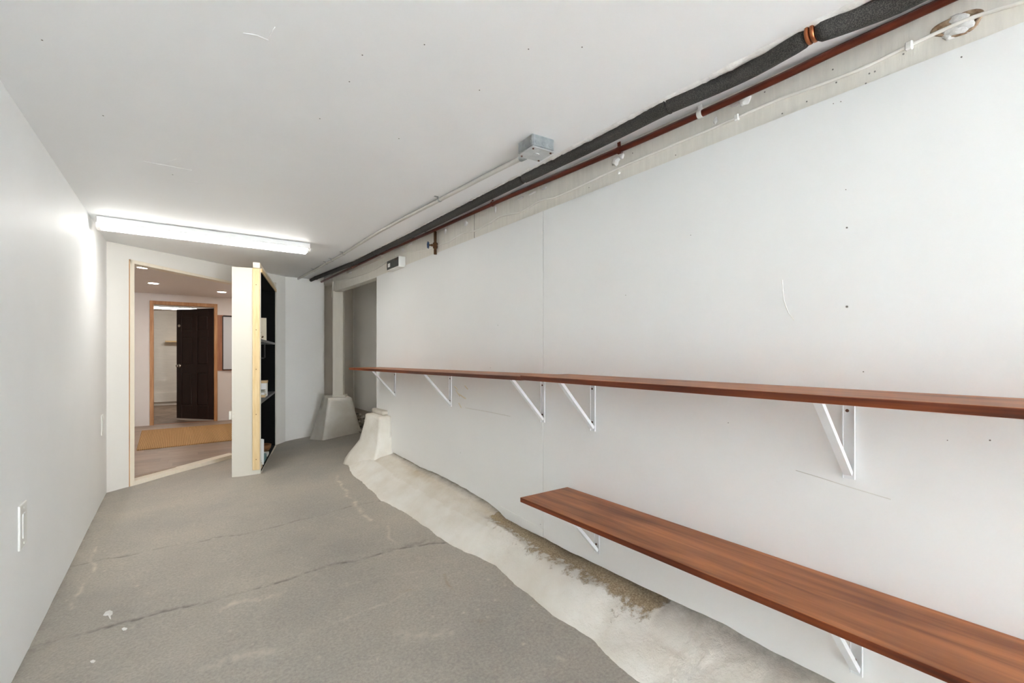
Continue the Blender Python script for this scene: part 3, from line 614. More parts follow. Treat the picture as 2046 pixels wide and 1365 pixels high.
# ================================================================== PIPES AND WIRING
PR = .0262
pc = [(1905, -52), (1850, -25), (1760, 17), (1622, 68), (1480, 148), (1337, 211), (1190, 287), (1046, 357), (940, 410), (847, 457), (822, 470), (749, 505), (709, 525), (632, 555), (609, 566)]
def onPipe(u, v): return onC(u, v, .016)
pp = [onPipe(*p) for p in pc]
def smooth_path(pts, n=6):
    out = []
    for i in range(len(pts)-1):
        p0 = pts[max(i-1, 0)]; p1 = pts[i]; p2 = pts[i+1]; p3 = pts[min(i+2, len(pts)-1)]
        for k in range(n):
            t = k/n; out.append(.5*((2*p1)+(p2-p0)*t+(2*p0-5*p1+4*p2-p3)*t*t+(3*p1-p0-3*p2+p3)*t**3))
    out.append(pts[-1]); return out
ip = empty('insulated_pipe', pp[7]); tag(ip, 'black foam-insulated pipe running along the ceiling edge above the wall', 'pipe')
joints = [0, 3, 5, 7, 9, 10, 11, 12, 13, 14]
MB().tube([pp[0]-Vector((0, .6, 0))]+pp[:-1], .014, 12).build('core_pipe', M['copper'], ip, smooth=True)
for a, b in zip(joints, joints[1:]):
    seg = smooth_path(pp[a:b+1], 8); n = len(seg)
    if n < 3: continue
    # shrink a hair at both ends so that each sleeve reads as its own length
    L = (seg[-1]-seg[0]).length; g = .006 if a not in (0,) else 0
    tA = .035 if a in (3, 7) else .008; tB = .035 if b in (3, 7) else .008
    path = []; rad = []
    cum = [0]
    for p, q in zip(seg, seg[1:]): cum.append(cum[-1]+(q-p).length)
    tot = cum[-1]
    def at(s):
        for k in range(len(cum)-1):
            if s <= cum[k+1]: return seg[k].lerp(seg[k+1], (s-cum[k])/max(1e-6, cum[k+1]-cum[k]))
        return seg[-1]
    gA = .009 if a == 3 else .0015; gB = .009 if b == 3 else .0015
    ss = [gA, gA+tA*.35, gA+tA]+[gA+tA+(tot-gA-gB-tA-tB)*k/10 for k in range(1, 10)]+[tot-gB-tB, tot-gB-tB*.35, tot-gB]
    end = PR*(.72 if a in (3, 7) else .9); endb = PR*(.72 if b in (3, 7) else .95)
    base = PR*{0: 1.04, 3: .98, 5: .92, 7: .88}.get(a, .82 if b != 14 else .7)
    rr = [end, base*.95, base]+[base*(1+.008*math.sin(k*1.7+a)) for k in range(1, 10)]+[base, base*.96, endb]
    if a == 5: rr[0] = base*1.12; rr[1] = base*1.1; rr[2] = base*1.04
    if b == 14: rr[-1] = base; rr[-2] = base
    MB().tube([at(s) for s in ss], rr, 20).build('foam_sleeve', M['foam'], ip, smooth=True)
c = pp[3]; d_ = (pp[4]-pp[2]).normalized()
for k in (-.006, .006): MB().tube([c+d_*(k-.0055), c+d_*(k-.003), c+d_*(k+.003), c+d_*(k+.0055)], [.02, .0235, .0235, .02], 16).build('copper_ring', M['copper'], ip, smooth=True)

cpx = [(1960, -28), (1911, -8), (1790, 48), (1680, 98), (1550, 160), (1403, 227), (1277, 283), (1150, 337), (1020, 392), (930, 432), (866, 461), (800, 490), (720, 527), (636, 566)]
cpts = [onB(u, v, .017) for u, v in cpx]
cp = empty('copper_pipe', cpts[6]); tag(cp, 'thin brown-painted copper pipe fixed along the top of the beam', 'pipe')
MB().tube([cpts[0]-Vector((0, .8, 0))]+smooth_path(cpts, 4), .0108, 12).build('tube', M['pipe'], cp, smooth=True)
for u, v in ((1400, 228), (1238, 300), (985, 407), (706, 533)):
    p = onB(u, v, .017); p2 = min(cpts, key=lambda q: (q-p).length); t = Vector((0, 1, 0))
    # hook strap around the pipe
    mb = MB(); R0 = .0135
    arc = [Vector((p.x+math.cos(a)*R0, p.y, p.z+math.sin(a)*R0)) for a in [math.radians(q) for q in range(100, 330, 20)]]
    mb.loft([[q+Vector((0, -.009, 0)), q+Vector((0, .009, 0)), (q-p)*1.12+p+Vector((0, .009, 0)), (q-p)*1.12+p+Vector((0, -.009, 0))] for q in [Vector((p.x-.004, p.y, p.z+.03))]+arc])
    mb.build('pipe_strap', M['plastic'] if u in (1400,) else M['copper'] if u == 706 else M['pipe'], cp)
# second thin tube that lies on top of the pipe at the near end
MB().tube([cpts[1]+Vector((.006, -.7, .012))]+[q+Vector((.006, 0, .0125)) for q in cpts[1:9]], .005, 8).build('side_tube', M['pipe'], cp, smooth=True)

# valve
vt, vb_ = onB(869.5, 463, .02), onB(870.5, 508, .02); vb_ = Vector((vt.x, vt.y, vb_.z))
va = empty('shutoff_valve', vb_); tag(va, 'bronze shutoff valve with a blue wheel hanging from the copper pipe', 'valve')
L = vt.z-vb_.z
MB().tube([vb_, vb_+UP*L*.25, vb_+UP*L*.27, vb_+UP*L*.33, vb_+UP*L*.5, vb_+UP*L*.52, vt], [.011, .011, .016, .018, .018, .011, .011], 14).build('body', M['bronze'], va, smooth=True)
hub = vb_+UP*L*.40; wd = Vector((-.35, .94, 0)).normalized(); wd = (onB(858, 493, .05)-hub); wd = Vector((wd.x, wd.y, wd.z*.2)).normalized(); wd = Vector((-.75, .62, .05)).normalized()
MB().tube([hub, hub+wd*.03, hub+wd*.032, hub+wd*.05], [.009, .009, .006, .006], 10).build('stem', M['bronze'], va, smooth=True)
wc = hub+wd*.052; a1 = wd.cross(UP).normalized(); a2 = a1.cross(wd).normalized(); mb = MB()
circ = []
for k in range(33):
    a = 2*math.pi*k/32; R0 = .021+.0022*math.cos(6*a); circ.append(wc+a1*math.cos(a)*R0+a2*math.sin(a)*R0)
mb.tube(circ, .0042, 8)
for k in range(4): mb.tube([wc, wc+(a1*math.cos(k*math.pi/2+.4)+a2*math.sin(k*math.pi/2+.4))*.02], .0035, 6)
mb.tube([wc-wd*.006, wc+wd*.006], .007, 10); mb.build('hand_wheel', M['blue'], va, smooth=True)

# electrical box on the ceiling and its conduit
bn = onC(1078, 327, .05)
e = [onC(1036, 289, .0), onC(1070, 271, .0), onC(1107, 283, .0)]
q0, q1, q2 = onC(1035.5, 304, .052), onC(1070, 290, .052), onC(1106, 306, .052)
q1 = Vector((q1.x, q1.y, 0)); bw = .115
jb = empty('junction_box', (onC(1071, 308, .05).x, onC(1071, 308, .05).y, ceil_z(1.5)-.05)); tag(jb, 'square galvanised junction box screwed to the ceiling near the pipes', 'junction box')
jc = onC(1071, 308, .052); zc_ = ceil_z(jc.y)
ra = math.radians(-4); A = Vector((math.cos(ra), math.sin(ra), 0)); B = Vector((-math.sin(ra), math.cos(ra), 0)); jo = Vector((jc.x, jc.y, 0)); hw = .054
MB().obox(jo, A, B, UP, (-hw, hw), (-hw, hw), (zc_-.05, zc_+.002)).build('body', M['galv'], jb, bevel=.006)
MB().obox(jo, A, B, UP, (-hw-.001, hw+.001), (-hw-.001, hw+.001), (zc_-.0535, zc_-.05)).build('cover', M['galv2'], jb, bevel=.003)
MB().cyl(Vector((jc.x, jc.y, zc_-.0535)), Vector((jc.x, jc.y, zc_-.0555)), .013, 16).build('knockout', M['galv2'], jb)
for sx, sy in ((-1, -1), (1, 1), (-1, 1), (1, -1)): MB().cyl(jo+A*sx*.042+B*sy*.042+UP*(zc_-.053), jo+A*sx*.042+B*sy*.042+UP*(zc_-.057), .004, 8).build('screw', M['screw'], jb)
for sx in (-.6, 0, .6):
    p = jo+A*sx*hw-B*hw+UP*(zc_-.03); MB().cyl(p+B*.001, p-B*.0012, .009, 12).build('knockout', M['galv'], jb)
    p = jo+B*sx*hw-A*hw+UP*(zc_-.03); MB().cyl(p+A*.001, p-A*.0012, .009, 12).build('knockout', M['galv'], jb)
kp = [(1046, 314), (1020, 327), (990, 342), (876, 401), (760, 462), (687, 507), (640, 533), (593, 559)]
kpt = [onC(u, v, .014 if u < 1000 else .026) for u, v in kp]
cd = empty('conduit', kpt[3]); tag(cd, 'thin pale metal conduit running along the ceiling from the square box', 'conduit')
MB().tube(smooth_path(kpt, 5), .0105, 12).build('tube', M['conduit'], cd, smooth=True)
n0 = (kpt[1]-kpt[0]).normalized(); MB().tube([kpt[0]-n0*.012, kpt[0]+n0*.018], .0145, 12).build('connector', M['galv'], cd, smooth=True)
for u, v in ((879, 399), (687, 507), (664, 520), (653, 526), (628, 540)):
    p = onC(u, v, .014); R0 = .0125; zz = ceil_z(p.y)
    arc = [Vector((p.x+math.cos(a)*R0, p.y, p.z+math.sin(a)*R0)) for a in [math.radians(q) for q in range(-10, -200, -20)]]
    arc += [Vector((p.x-R0, p.y, zz-.002)), Vector((p.x-R0-.022, p.y, zz-.002))]
    MB().loft([[q+Vector((0, -.007, 0)), q+Vector((0, .007, 0)), q+Vector((0, .007, .0015)), q+Vector((0, -.007, .0015))] for q in arc]).build('strap', M['galv'], cd)

# cable along the beam
cb = [(2100, -20), (2046, 3), (1990, 20), (1938, 37), (1880, 62), (1817, 91), (1700, 146), (1550, 201), (1473, 235), (1370, 279), (1238, 335), (1150, 376), (1108, 394), (1079, 401), (1042, 422.5), (1020, 428), (998, 433.5), (976, 447), (950, 461), (923, 466.5), (899, 482), (884, 487.5), (850, 499.5), (822, 503), (800, 508), (790, 511)]
cb2 = [(771, 525), (750, 538), (729, 547), (690, 559), (672, 561)]
c1 = [onB(u, v, .005) for u, v in cb]; c2 = [onB(u, v, .005) for u, v in cb2]
ca = empty('cable', c1[10]); tag(ca, 'loose white cable wandering along the beam face below the copper pipe', 'cable')
MB().tube(smooth_path(c1, 4), .0048, 8).build('cable_run', M['cable'], ca, smooth=True); MB().tube(smooth_path(c2, 4), .0042, 8).build('cable_run', M['cable'], ca, smooth=True)
for u, v in ((1817, 92), (1473, 235)):
    p = onB(u, v, .004); MB().box((p.x-.009, p.y-.008, p.z-.011), (p.x+.005, p.y+.008, p.z+.011)).build('cable_clip', M['plastic'], ca, bevel=.003)

# grey and white control box
bxx = bX(onB(800, 520).y); X1 = bxx-.06
ya, yb_ = onX(796, 522, X1).y, onX(773, 522, X1).y; zb0, zb1 = onX(796, 531, X1).z, onX(796, 512.5, X1).z
tb = empty('control_box', (bxx-.03, (ya+yb_)/2, zb0)); tag(tb, 'small grey and white control box fixed to the beam by the niche', 'control box')
MB().box((X1+.001, ya-.004, zb0-.002), (bxx-.001, ya, zb1+.004)).build('side_plate', M['plastic'], tb)
MB().box((X1, ya, zb0-.006), (bxx-.001, yb_, zb0)).build('bottom_plate', M['plastic'], tb)
MB().box((X1, ya, zb0), (bxx-.001, yb_, zb1)).build('housing', M['boxgrey'], tb, bevel=.002)
MB().box((X1-.0012, yb_-.075, zb0+.02), (X1+.001, yb_-.025, zb1-.025)).build('label_plate', M['plastic'], tb)
for k in range(4): MB().box((X1-.001, ya+.01+k*.018, zb1-.022), (X1+.002, ya+.02+k*.018, zb1-.004)).build('terminal', M['bronze'] if k % 2 else M['black_metal'], tb)

# foam and caulk lumps on the beam
def lump(u, v, rx, rz, m='caulk', off=0, seed=0, rot=0):
    p = onB(u, v, off); mb = MB(); rings = []
    for i in range(7):
        ph = math.pi*i/6; ring = []
        for k in range(12):
            th = 2*math.pi*k/12; d = Vector((-math.sin(ph)*math.cos(th)*.6, math.sin(ph)*math.sin(th), math.cos(ph)))
            rr = 1+.45*mnoise.noise(d*1.8+Vector((seed*3.1, u*.1, v*.1)))
            y, z = d.y*rx*rr, d.z*rz*rr
            ring.append(p+Vector((d.x*min(rx, rz)*.9*rr, y*math.cos(rot)-z*math.sin(rot), y*math.sin(rot)+z*math.cos(rot))))
        rings.append(ring)
    mb.loft(rings).build('foam_lump', M[m], beam, smooth=True)
for k, (u, v, rx, rz) in enumerate(((1231, 322, .022, .022), (1243, 312, .012, .012), (1237, 345, .009, .008), (1446, 190, .016, .01), (1488, 200, .022, .018), (1470, 207, .02, .01), (1430, 241, .008, .014), (1410, 229, .008, .006),
        (990, 420, .01, .02), (931, 447, .022, .018), (890, 463, .018, .018), (885, 478, .01, .008), (1063, 386, .03, .008), (1088, 376, .02, .008), (1040, 396, .03, .007), (975, 404, .02, .008), (806, 499, .03, .02), (725, 536, .025, .012), (700, 545, .05, .012), (820, 488, .04, .01), (660, 556, .04, .012))):
    lump(u, v, rx, rz, seed=k)
# foam-filled hole through the beam near the camera
hc = onB(1914, 50, .0)
mb = MB(); ring_o = []; 
for k in range(40):
    a = 2*math.pi*k/40; R0 = 1+.12*math.sin(3*a+1)
    ring_o.append((math.cos(a)*.048*R0, math.sin(a)*.026*R0))
tl = .15
def hp(y, z, x): return Vector((hc.x-x, hc.y+y*math.cos(tl)-z*math.sin(tl), hc.z+y*math.sin(tl)+z*math.cos(tl)))
mb.loft([[hp(y, z, .0005) for y, z in ring_o], [hp(y*.97, z*.97, .004) for y, z in ring_o], [hp(y*.8, z*.78, .003) for y, z in ring_o], [hp(y*.74, z*.7, -.002) for y, z in ring_o]]).build('hole_rim', M['foam_dk'], beam, smooth=True)
for k, (u, v, rx, rz) in enumerate(((1912, 62, .03, .014), (1930, 48, .022, .014), (1896, 72, .014, .01), (1918, 38, .024, .012))): lump(u, v, rx, rz, seed=40+k, off=.0, rot=.4)
for u, v in ((1664, 139), (1737, 147), (1730, 167), (1748, 143), (1671, 165), (1528, 184), (1563, 227), (1805, 108), (1350, 310), (1177, 375), (1264, 306), (1612, 203)):
    p = onB(u, v); dimple(p, Vector((-1, 0, 0)), .0022, beam)

# ================================================================== CEILING LAMPS
def strip_lamp(name, cx, cy, L, wd, zc_, lit, label, dp_=.076, rot=0):
    t = empty(name, (cx, cy, zc_-dp_)); tag(t, label, 'ceiling light', 'linear ceiling lights')
    h = L/2
    MB().box((cx-h, cy-wd/2-.007, zc_-.046), (cx+h, cy+wd/2+.007, zc_-.004)).build('housing', M['lamp_body'], t, bevel=.003)
    prof = []
    for k in range(13):
        a = math.pi*k/12; sx = math.cos(a); sz = math.sin(a)
        prof.append((math.copysign(abs(sx)**.55, sx)*wd*.48, -.044-(dp_-.044)*abs(sz)**.6))
    MB().loft([[Vector((x, cy+y, zc_+z)) for y, z in prof] for x in (cx-h+.018, cx+h-.018)]).build('diffuser', lit, t, smooth=False)
    for s in (-1, 1):
        x0, x1 = (cx-h-.004, cx-h+.018) if s < 0 else (cx+h-.018, cx+h+.004)
        pr2 = [(y*1.04, z*1.03) for y, z in prof]
        MB().loft([[Vector((x, cy+y, zc_+z)) for y, z in pr2] for x in (x0, x1)]).build('end_cap', M['lamp_body'], t)
    return t
la, lb = onC(198, 459, .066), onC(614, 506, .066)
lcx, lcy = (la.x+lb.x)/2, (la.y+lb.y)/2-.055
strip_lamp('strip_light', lcx, lcy, lb.x-la.x, .13, ceil_z(lcy), M['lit'], 'glowing white strip light across the ceiling in front of the doorway')

# ================================================================== LEFT WALL PLATES
def plate(u0, u1, v0, v1, label):
    a, b = onX(u0, v1, XL), onX(u1, v0, XL); yl, yh = min(a.y, b.y), max(a.y, b.y); c = onX((u0+u1)/2, (v0+v1)/2, XL)
    pa, pb = onX((u0+u1)/2, v1, XL), onX((u0+u1)/2, v0, XL); hh = (pb.z-pa.z)/2
    t = empty('switch_plate', (XL, c.y, c.z-hh)); tag(t, label, 'wall plate')
    W = max(.04, min(.05, (yh-yl)/2))
    MB().box((XL-.001, c.y-W, c.z-hh), (XL+.006, c.y+W, c.z+hh)).build('plate', M['plastic'], t, bevel=.003, seg=2)
    MB().box((XL+.004, c.y-.019, c.z-hh*.55), (XL+.0085, c.y+.019, c.z+hh*.55)).build('insert', M['plastic2'], t, bevel=.0015)
    for s in (-1, 1): MB().cyl(Vector((XL+.005, c.y, c.z+s*hh*.8)), Vector((XL+.0075, c.y, c.z+s*hh*.8)), .004, 10).build('screw', M['plastic2'], t)
    return t
plate(34, 52, 1006, 1094, 'white outlet plate low on the left wall nearest the camera')
plate(200, 207, 829, 869, 'small white switch plate on the left wall beside the doorway')

# ================================================================== BOOKCASE DOOR
NR = onD(521, 711, 4.2); FR = onD(551, 711, 5.54); NR.z = FR.z = 0
e1 = (FR-NR).normalized(); e2 = Vector((-e1.y, e1.x, 0)); LB = (FR-NR).length-.03; DB = .225; Z0, Z1 = .055, 1.90
bk = empty('bookcase', NR+e1*LB/2+e2*DB/2); tag(bk, 'white-sided hidden bookcase door with black interior, swung open into the room', 'bookcase')
def bbx(name, m, A, B, Cc, bev=.0015, parent=bk): return MB().obox(NR, e1, e2, UP, A, B, Cc).build(name, M[m], parent, bevel=bev)
bbx('side_panel', 'case', (0, .018), (0, DB), (Z0, Z1)); bbx('side_panel', 'case', (LB-.018, LB), (0, DB), (Z0, Z1))
bbx('inner_lining', 'black', (.018, .021), (.006, DB-.006), (Z0+.02, Z1-.02), 0); bbx('inner_lining', 'black', (LB-.021, LB-.018), (.003, DB-.006), (Z0+.02, Z1-.02), 0)
bbx('back_panel', 'case', (0.018, LB-.018), (DB-.006, DB), (Z0, Z1)); bbx('back_lining', 'black', (0.018, LB-.018), (DB-.010, DB-.006), (Z0+.018, Z1-.018), 0)
bbx('top_panel', 'case', (.018, LB-.018), (0, DB-.01), (Z1-.018, Z1)); bbx('top_lining', 'black', (.018, LB-.018), (.004, DB-.01), (Z1-.021, Z1-.018), 0)
bbx('bottom_panel', 'case', (.018, LB-.018), (0, DB-.01), (Z0, Z0+.018)); bbx('bottom_lining', 'black', (.018, LB-.018), (.004, DB-.01), (Z0+.018, Z0+.021), 0)
S1, S2 = 1.262, .695
for z in (S1, S2): bbx('shelf', 'shelf_grey', (.02, LB-.02), (.004, DB-.01), (z-.012, z+.010))
zs0 = onD(512, 939, 4.18).z
st = bbx('edge_strip', 'pine', (-.019, 0), (.006, .064), (zs0, Z1-.005), .002)
for z in (.2, .6, 1.0, 1.35, 1.75):
    p = NR+e1*-.019+e2*.034+UP*z; MB().cyl(p+e1*.001, p-e1*.0012, .004, 8).build('screw', M['screw'], st)
bbx('top_cleat', 'pine_w', (-.019, LB), (.004, .06), (Z1, Z1+.048), .002)
bbx('face_strip', 'pine', (.0, LB), (-.012, 0.0), (Z1-.035, Z1+.0), .002)
bbx('foot_strip', 'pine_w', (.0, LB), (-.01, 0), (Z0, Z0+.014), .002)
hz0, hz1 = onD(524, 716, 4.2).z, onD(524, 685, 4.2).z
hb = NR+e1*.012
MB().tube([hb+UP*hz0, hb-e2*.024+UP*hz0, hb-e2*.03+UP*(hz0+.006), hb-e2*.03+UP*(hz1-.006), hb-e2*.024+UP*hz1, hb+UP*hz1], .005, 8).build('handle', M['black_metal'], bk, smooth=True)
cs = NR+e1*.03+e2*.045
fz = floor_z(cs.x, cs.y)
cz = empty('caster', tuple(cs)); 
bpy.data.objects.remove(cz)
wz = MB().cyl(cs+Vector((0, 0, fz+.02))-e2*.009, cs+Vector((0, 0, fz+.02))+e2*.009, .02, 18).build('caster', M['black_metal'], bk, smooth=False)
MB().add([cs-e1*.02-e2*.018+UP*Z0, cs-e1*.02+e2*.018+UP*Z0, cs-e1*.02+UP*(fz+.012), cs-e1*.017-e2*.018+UP*Z0, cs-e1*.017+e2*.018+UP*Z0, cs-e1*.017+UP*(fz+.012)], [(0, 1, 2), (3, 5, 4), (0, 3, 4, 1), (1, 4, 5, 2), (2, 5, 3, 0)]).build('caster_fork', M['wheel'], wz)
lat = onD(461, 829, 4.14); lp = NR+e2*DB
bbx('catch', 'case', (-.004, .03), (DB, DB+.022), (lat.z-.04, lat.z+.035), .003)
bbx('cable_hook', 'case', (-.006, .0), (DB-.02, DB), (lat.z-.03, lat.z+.01), .002)

def bpos(a, b, z): return NR+e1*a+e2*b+UP*z
def bob(A, B, Cc): return MB().obox(NR, e1, e2, UP, A, B, Cc)
def book_up(name, a0, th, b0, b1, z, h, cm, lab, cat='book', lean=0, group='books in the hidden bookcase'):
    t = empty(name, bpos(a0+th/2, (b0+b1)/2, z)); tag(t, lab, cat, group)
    sh = Matrix.Rotation(lean, 4, e2) if lean else None
    piv = bpos(a0, b0, z)
    def put(mb, nm, m):
        if sh: mb.v = [piv+(sh @ (p-piv)) for p in mb.v]
        mb.build(nm, M[m], t)
    put(bob((a0, a0+.003), (b0, b1), (z, z+h)), 'front_cover', cm); put(bob((a0+th-.003, a0+th), (b0, b1), (z, z+h)), 'back_cover', cm)
    put(bob((a0+.003, a0+th-.003), (b0+.004, b1-.003), (z+.003, z+h-.004)), 'pages', 'paper'); put(bob((a0, a0+th), (b1-.003, b1), (z, z+h)), 'spine', cm)
    return t
z1 = S1+.010; z2 = S2+.010; z3 = Z0+.021
bkA = book_up('book', .64, .03, .02, .19, z1, .232, 'cream', 'large cream book standing on the top bookcase shelf', lean=-.07)
orn = MB(); random.seed(9)
pv = bpos(.638, 0, 0)
for i in range(14):
    b = .045+random.uniform(0, .05); z = z1+.02+random.uniform(0, .07); c = NR+e1*(.636+.07*(z-z1)*-1)+e2*b+UP*z; s = random.uniform(.004, .01)
    orn.add([c+e2*s, c+UP*s*1.6, c-e2*s, c-UP*s*1.6], [(0, 1, 2, 3)])
o = orn.build('gold_ornament', M['bronze'], bkA)
# white box file on the middle shelf with three small books lying before it
t = empty('storage_box', bpos(.72, .1, z2)); tag(t, 'white card box with a tan lid band on the middle bookcase shelf', 'box')
bob((.66, .78), (.02, .2), (z2, z2+.135)).build('body', M['cover_w'], t, bevel=.002); bob((.657, .783), (.017, .203), (z2+.135, z2+.16)).build('lid', M['tan'], t, bevel=.002)
for k, (b0, th, m, lab) in enumerate(((.018, .026, 'tan', 'tan paperback at the bottom of the small pile on the middle shelf'), (.024, .024, 'cover_w', 'white paperback in the middle of the small pile on the middle shelf'), (.028, .022, 'cover_g', 'grey-green paperback on top of the small pile on the middle shelf'))):
    zz = z2+(0, .026, .05)[k]; t = empty('book', bpos(.58, .1, zz)); tag(t, lab, 'book', 'books in the hidden bookcase')
    bob((.52, .655), (b0, .2), (zz, zz+.003)).build('back_cover', M[m], t); bob((.52, .655), (b0, .2), (zz+th-.003, zz+th)).build('front_cover', M[m], t)
    bob((.524, .652), (b0+.003, .197), (zz+.003, zz+th-.003)).build('pages', M['paper'], t); bob((.52, .523), (b0, .2), (zz, zz+th)).build('spine', M[m], t)
for k, (a0, th, b0, h, m, lab) in enumerate(((.30, .028, .018, .25, 'cover_w', 'tall white book standing at the front of the bottom bookcase shelf'), (.335, .03, .012, .24, 'cover_w', 'white book standing second on the bottom bookcase shelf'))):
    book_up('book', a0, th, b0, .18, z3, h, m, lab)
for k, (a0, a1, b0, th, m, lab) in enumerate(((.06, .26, .012, .022, 'tan', 'tan magazine lying lowest on the bottom bookcase shelf'), (.07, .25, .016, .02, 'cream', 'cream magazine lying on the tan one on the bottom shelf'), (.08, .25, .02, .02, 'tan', 'thin tan book topping the pile on the bottom bookcase shelf'))):
    zz = z3+(0, .022, .042)[k]; t = empty('book', bpos((a0+a1)/2, .1, zz)); tag(t, lab, 'book', 'books in the hidden bookcase')
    bob((a0, a1), (b0, .19), (zz, zz+.002)).build('back_cover', M[m], t); bob((a0, a1), (b0, .19), (zz+th-.002, zz+th)).build('front_cover', M[m], t); bob((a0+.003, a1-.003), (b0+.003, .187), (zz+.002, zz+th-.002)).build('pages', M['paper'], t)
t = tag(bob((.42, .62), (.012, .16), (z3, z3+.06)).build('folded_cloth', M['teal'], bevel=.015, seg=3, smooth=True), 'folded teal cloth on the bottom bookcase shelf', 'cloth')
# woven bowl
bc = bpos(.98, .10, z3); mb = MB(); rr = []
for i, (r, z) in enumerate(((.05, 0), (.075, .02), (.092, .05), (.098, .085), (.092, .085), (.085, .05), (.06, .015))): rr.append([bc+Vector((math.cos(k*math.pi/10)*r, math.sin(k*math.pi/10)*r, z)) for k in range(20)])
tag(mb.loft(rr).build('woven_bowl', M['brown'], smooth=True), 'brown woven bowl on the bottom bookcase shelf', 'bowl')
t = tag(bob((.72, .86), (.015, .17), (z3, z3+.03)).build('paper_stack', M['cover_w'], bevel=.004), 'pale stack of papers before the woven bowl on bottom shelf', 'paper')

# ================================================================== INNER ROOM
FZ = .062
W2 = onZ(268, 852.5, FZ).y; ICZ = 2.07
IX0, IX1 = -.85, 1.03
fl2 = struct(MB().prism([(IX0, 4.4), (-.57, 4.4), (-.57, 5.06), (XL-.06, 5.11), (IX1, 6.26), (IX1, W2+.02), (IX0, W2+.02)], FZ-.05, FZ-.004).build('floor_inner', PLANKS[0], origin=(.1, 7.5, FZ)))
# laminate planks run across the room
y = 5.1; k = 0; random.seed(11)
pm = {}
while y < W2+.02:
    x = IX0-random.uniform(0, .8); y1 = min(y+.16, W2+.02)
    while x < IX1:
        x1 = x+1.2; a0, a1 = max(x, IX0), min(x1, IX1)
        lim = lambda yy: XL+(yy-5.05-.122)*DWd.x/DWd.y      # back of the doorway wall
        r0, r1 = min(a1, lim(y)), min(a1, lim(y1))
        if r0-a0 > .0 or r1-a0 > .03:
            r0 = max(r0, a0+.002)
            MB().prism([(a0+.001, y+.001), (r0-.001, y+.001), (r1-.001, y1-.001), (a0+.001, y1-.001)], FZ-.006, FZ).build('plank', PLANKS[k % 3], fl2); k += 1
        x = x1; k += 1
    y += .16
struct(MB().prism([(IX0, 4.4), (XL-.1, 4.4), (XL-.1, 5.06), (XL-.08, 5.14), (1.05, 6.3), (IX1, W2), (IX0, W2)], ICZ, ICZ+.1).build('ceiling_inner', M['inner_ceil']))
struct(MB().box((IX0-.1, 4.3, -.05), (IX0, W2+.1, 2.2)).build('wall_inner_left', M['inner_wall']))
struct(MB().box((IX1, 6.22, -.05), (IX1+.035, W2+.1, 2.2)).build('wall_inner_right', M['inner_wall']))
struct(MB().box((IX0-.1, 4.3, -.05), (XL-.1, 4.4, 2.2)).build('wall_inner_near', M['inner_wall']))
# wall with the far door
dl, dr = onY(307, 700, W2).x, onY(428, 700, W2).x; ol, orr = onY(299, 700, W2).x, onY(434.5, 700, W2).x
dt, ot = onY(307, 608, W2).z, onY(299, 600.5, W2).z
mb = MB(); mb.box((IX0, W2, -.05), (ol+.02, W2+.1, 2.2)); mb.box((orr-.02, W2, -.05), (IX1, W2+.1, 2.2)); mb.box((ol+.02, W2, ot-.02), (orr-.02, W2+.1, 2.2))
struct(mb.build('wall_inner_far', M['inner_wall']))
t2 = struct(empty('trim_2', ((dl+dr)/2, W2, FZ)), 'unpainted pine door frame in the inner room')
MB().box((ol, W2-.012, FZ-.02), (dl, W2+.11, ot)).build('jamb', M['frame'], t2, bevel=.003); MB().box((dr, W2-.012, FZ-.02), (orr, W2+.11, ot)).build('jamb', M['frame'], t2, bevel=.003)
MB().box((dl, W2-.012, dt), (dr, W2+.11, ot)).build('head', M['frame'], t2, bevel=.003)
MB().box((dl-.01, W2-.01, FZ-.03), (dr+.01, W2+.12, FZ-.002)).build('sill', M['ply'], t2)
# dark six-panel door standing ajar
hg = onZ(426, 838, FZ+.012); hg = Vector((dr-.004, W2+.105, FZ+.012)); ed = onZ(352.5, 835.5, FZ+.012)
dv = (ed-hg); dv.z = 0; dw = .765; dv.normalize(); dn = Vector((dv.y, -dv.x, 0))
if dn.dot(O-hg) < 0: dn = -dn
dh = dt-FZ-.02
d2 = struct(empty('door_1', hg), 'dark brown six-panel door standing ajar in the inner room')
def dbx(name, m, A, B, Cc, parent=d2, bev=0): return MB().obox(hg, dv, dn, UP, A, B, Cc).build(name, M[m], parent, bevel=bev)
dbx('leaf', 'dark_door', (0, dw), (-.028, -.005), (0, dh))
st_ = .105; mid = dw/2
rails = [(0, .22), (.80*dh/1.9, .80*dh/1.9+.13), (1.42*dh/1.9, 1.42*dh/1.9+.1), (dh-.11, dh)]
for a in ((0, st_), (mid-.05, mid+.05), (dw-st_, dw)): dbx('stile', 'dark_door', a, (-.005, .004), (0, dh), bev=.002)
for r in rails: dbx('rail', 'dark_door', (st_, dw-st_), (-.005, .0035), r, bev=.002)
for (b0, b1) in zip([r[1] for r in rails[:-1]], [r[0] for r in rails[1:]]):
    for a0, a1 in ((st_, mid-.05), (mid+.05, dw-st_)): dbx('raised_panel', 'dark_door', (a0+.022, a1-.022), (-.006, .001), (b0+.022, b1-.022), bev=.008)
kz = .915*dh/1.9
kp = hg+dv*(dw-.065)+UP*kz
kn = MB().tube([kp, kp+dn*.012, kp+dn*.014, kp+dn*.03, kp+dn*.034, kp+dn*.05, kp+dn*.06], [.03, .03, .012, .012, .022, .028, .018], 16).build('knob', M['chrome'], d2, smooth=True)
kp2 = hg+dv*(dw-.065)+UP*(onD(356, 651, (kp-O).dot(FW)).z-hg.z)
MB().tube([kp2, kp2+dn*.014, kp2+dn*.018], [.028, .028, .02], 16).build('deadbolt', M['chrome'], d2, smooth=True)
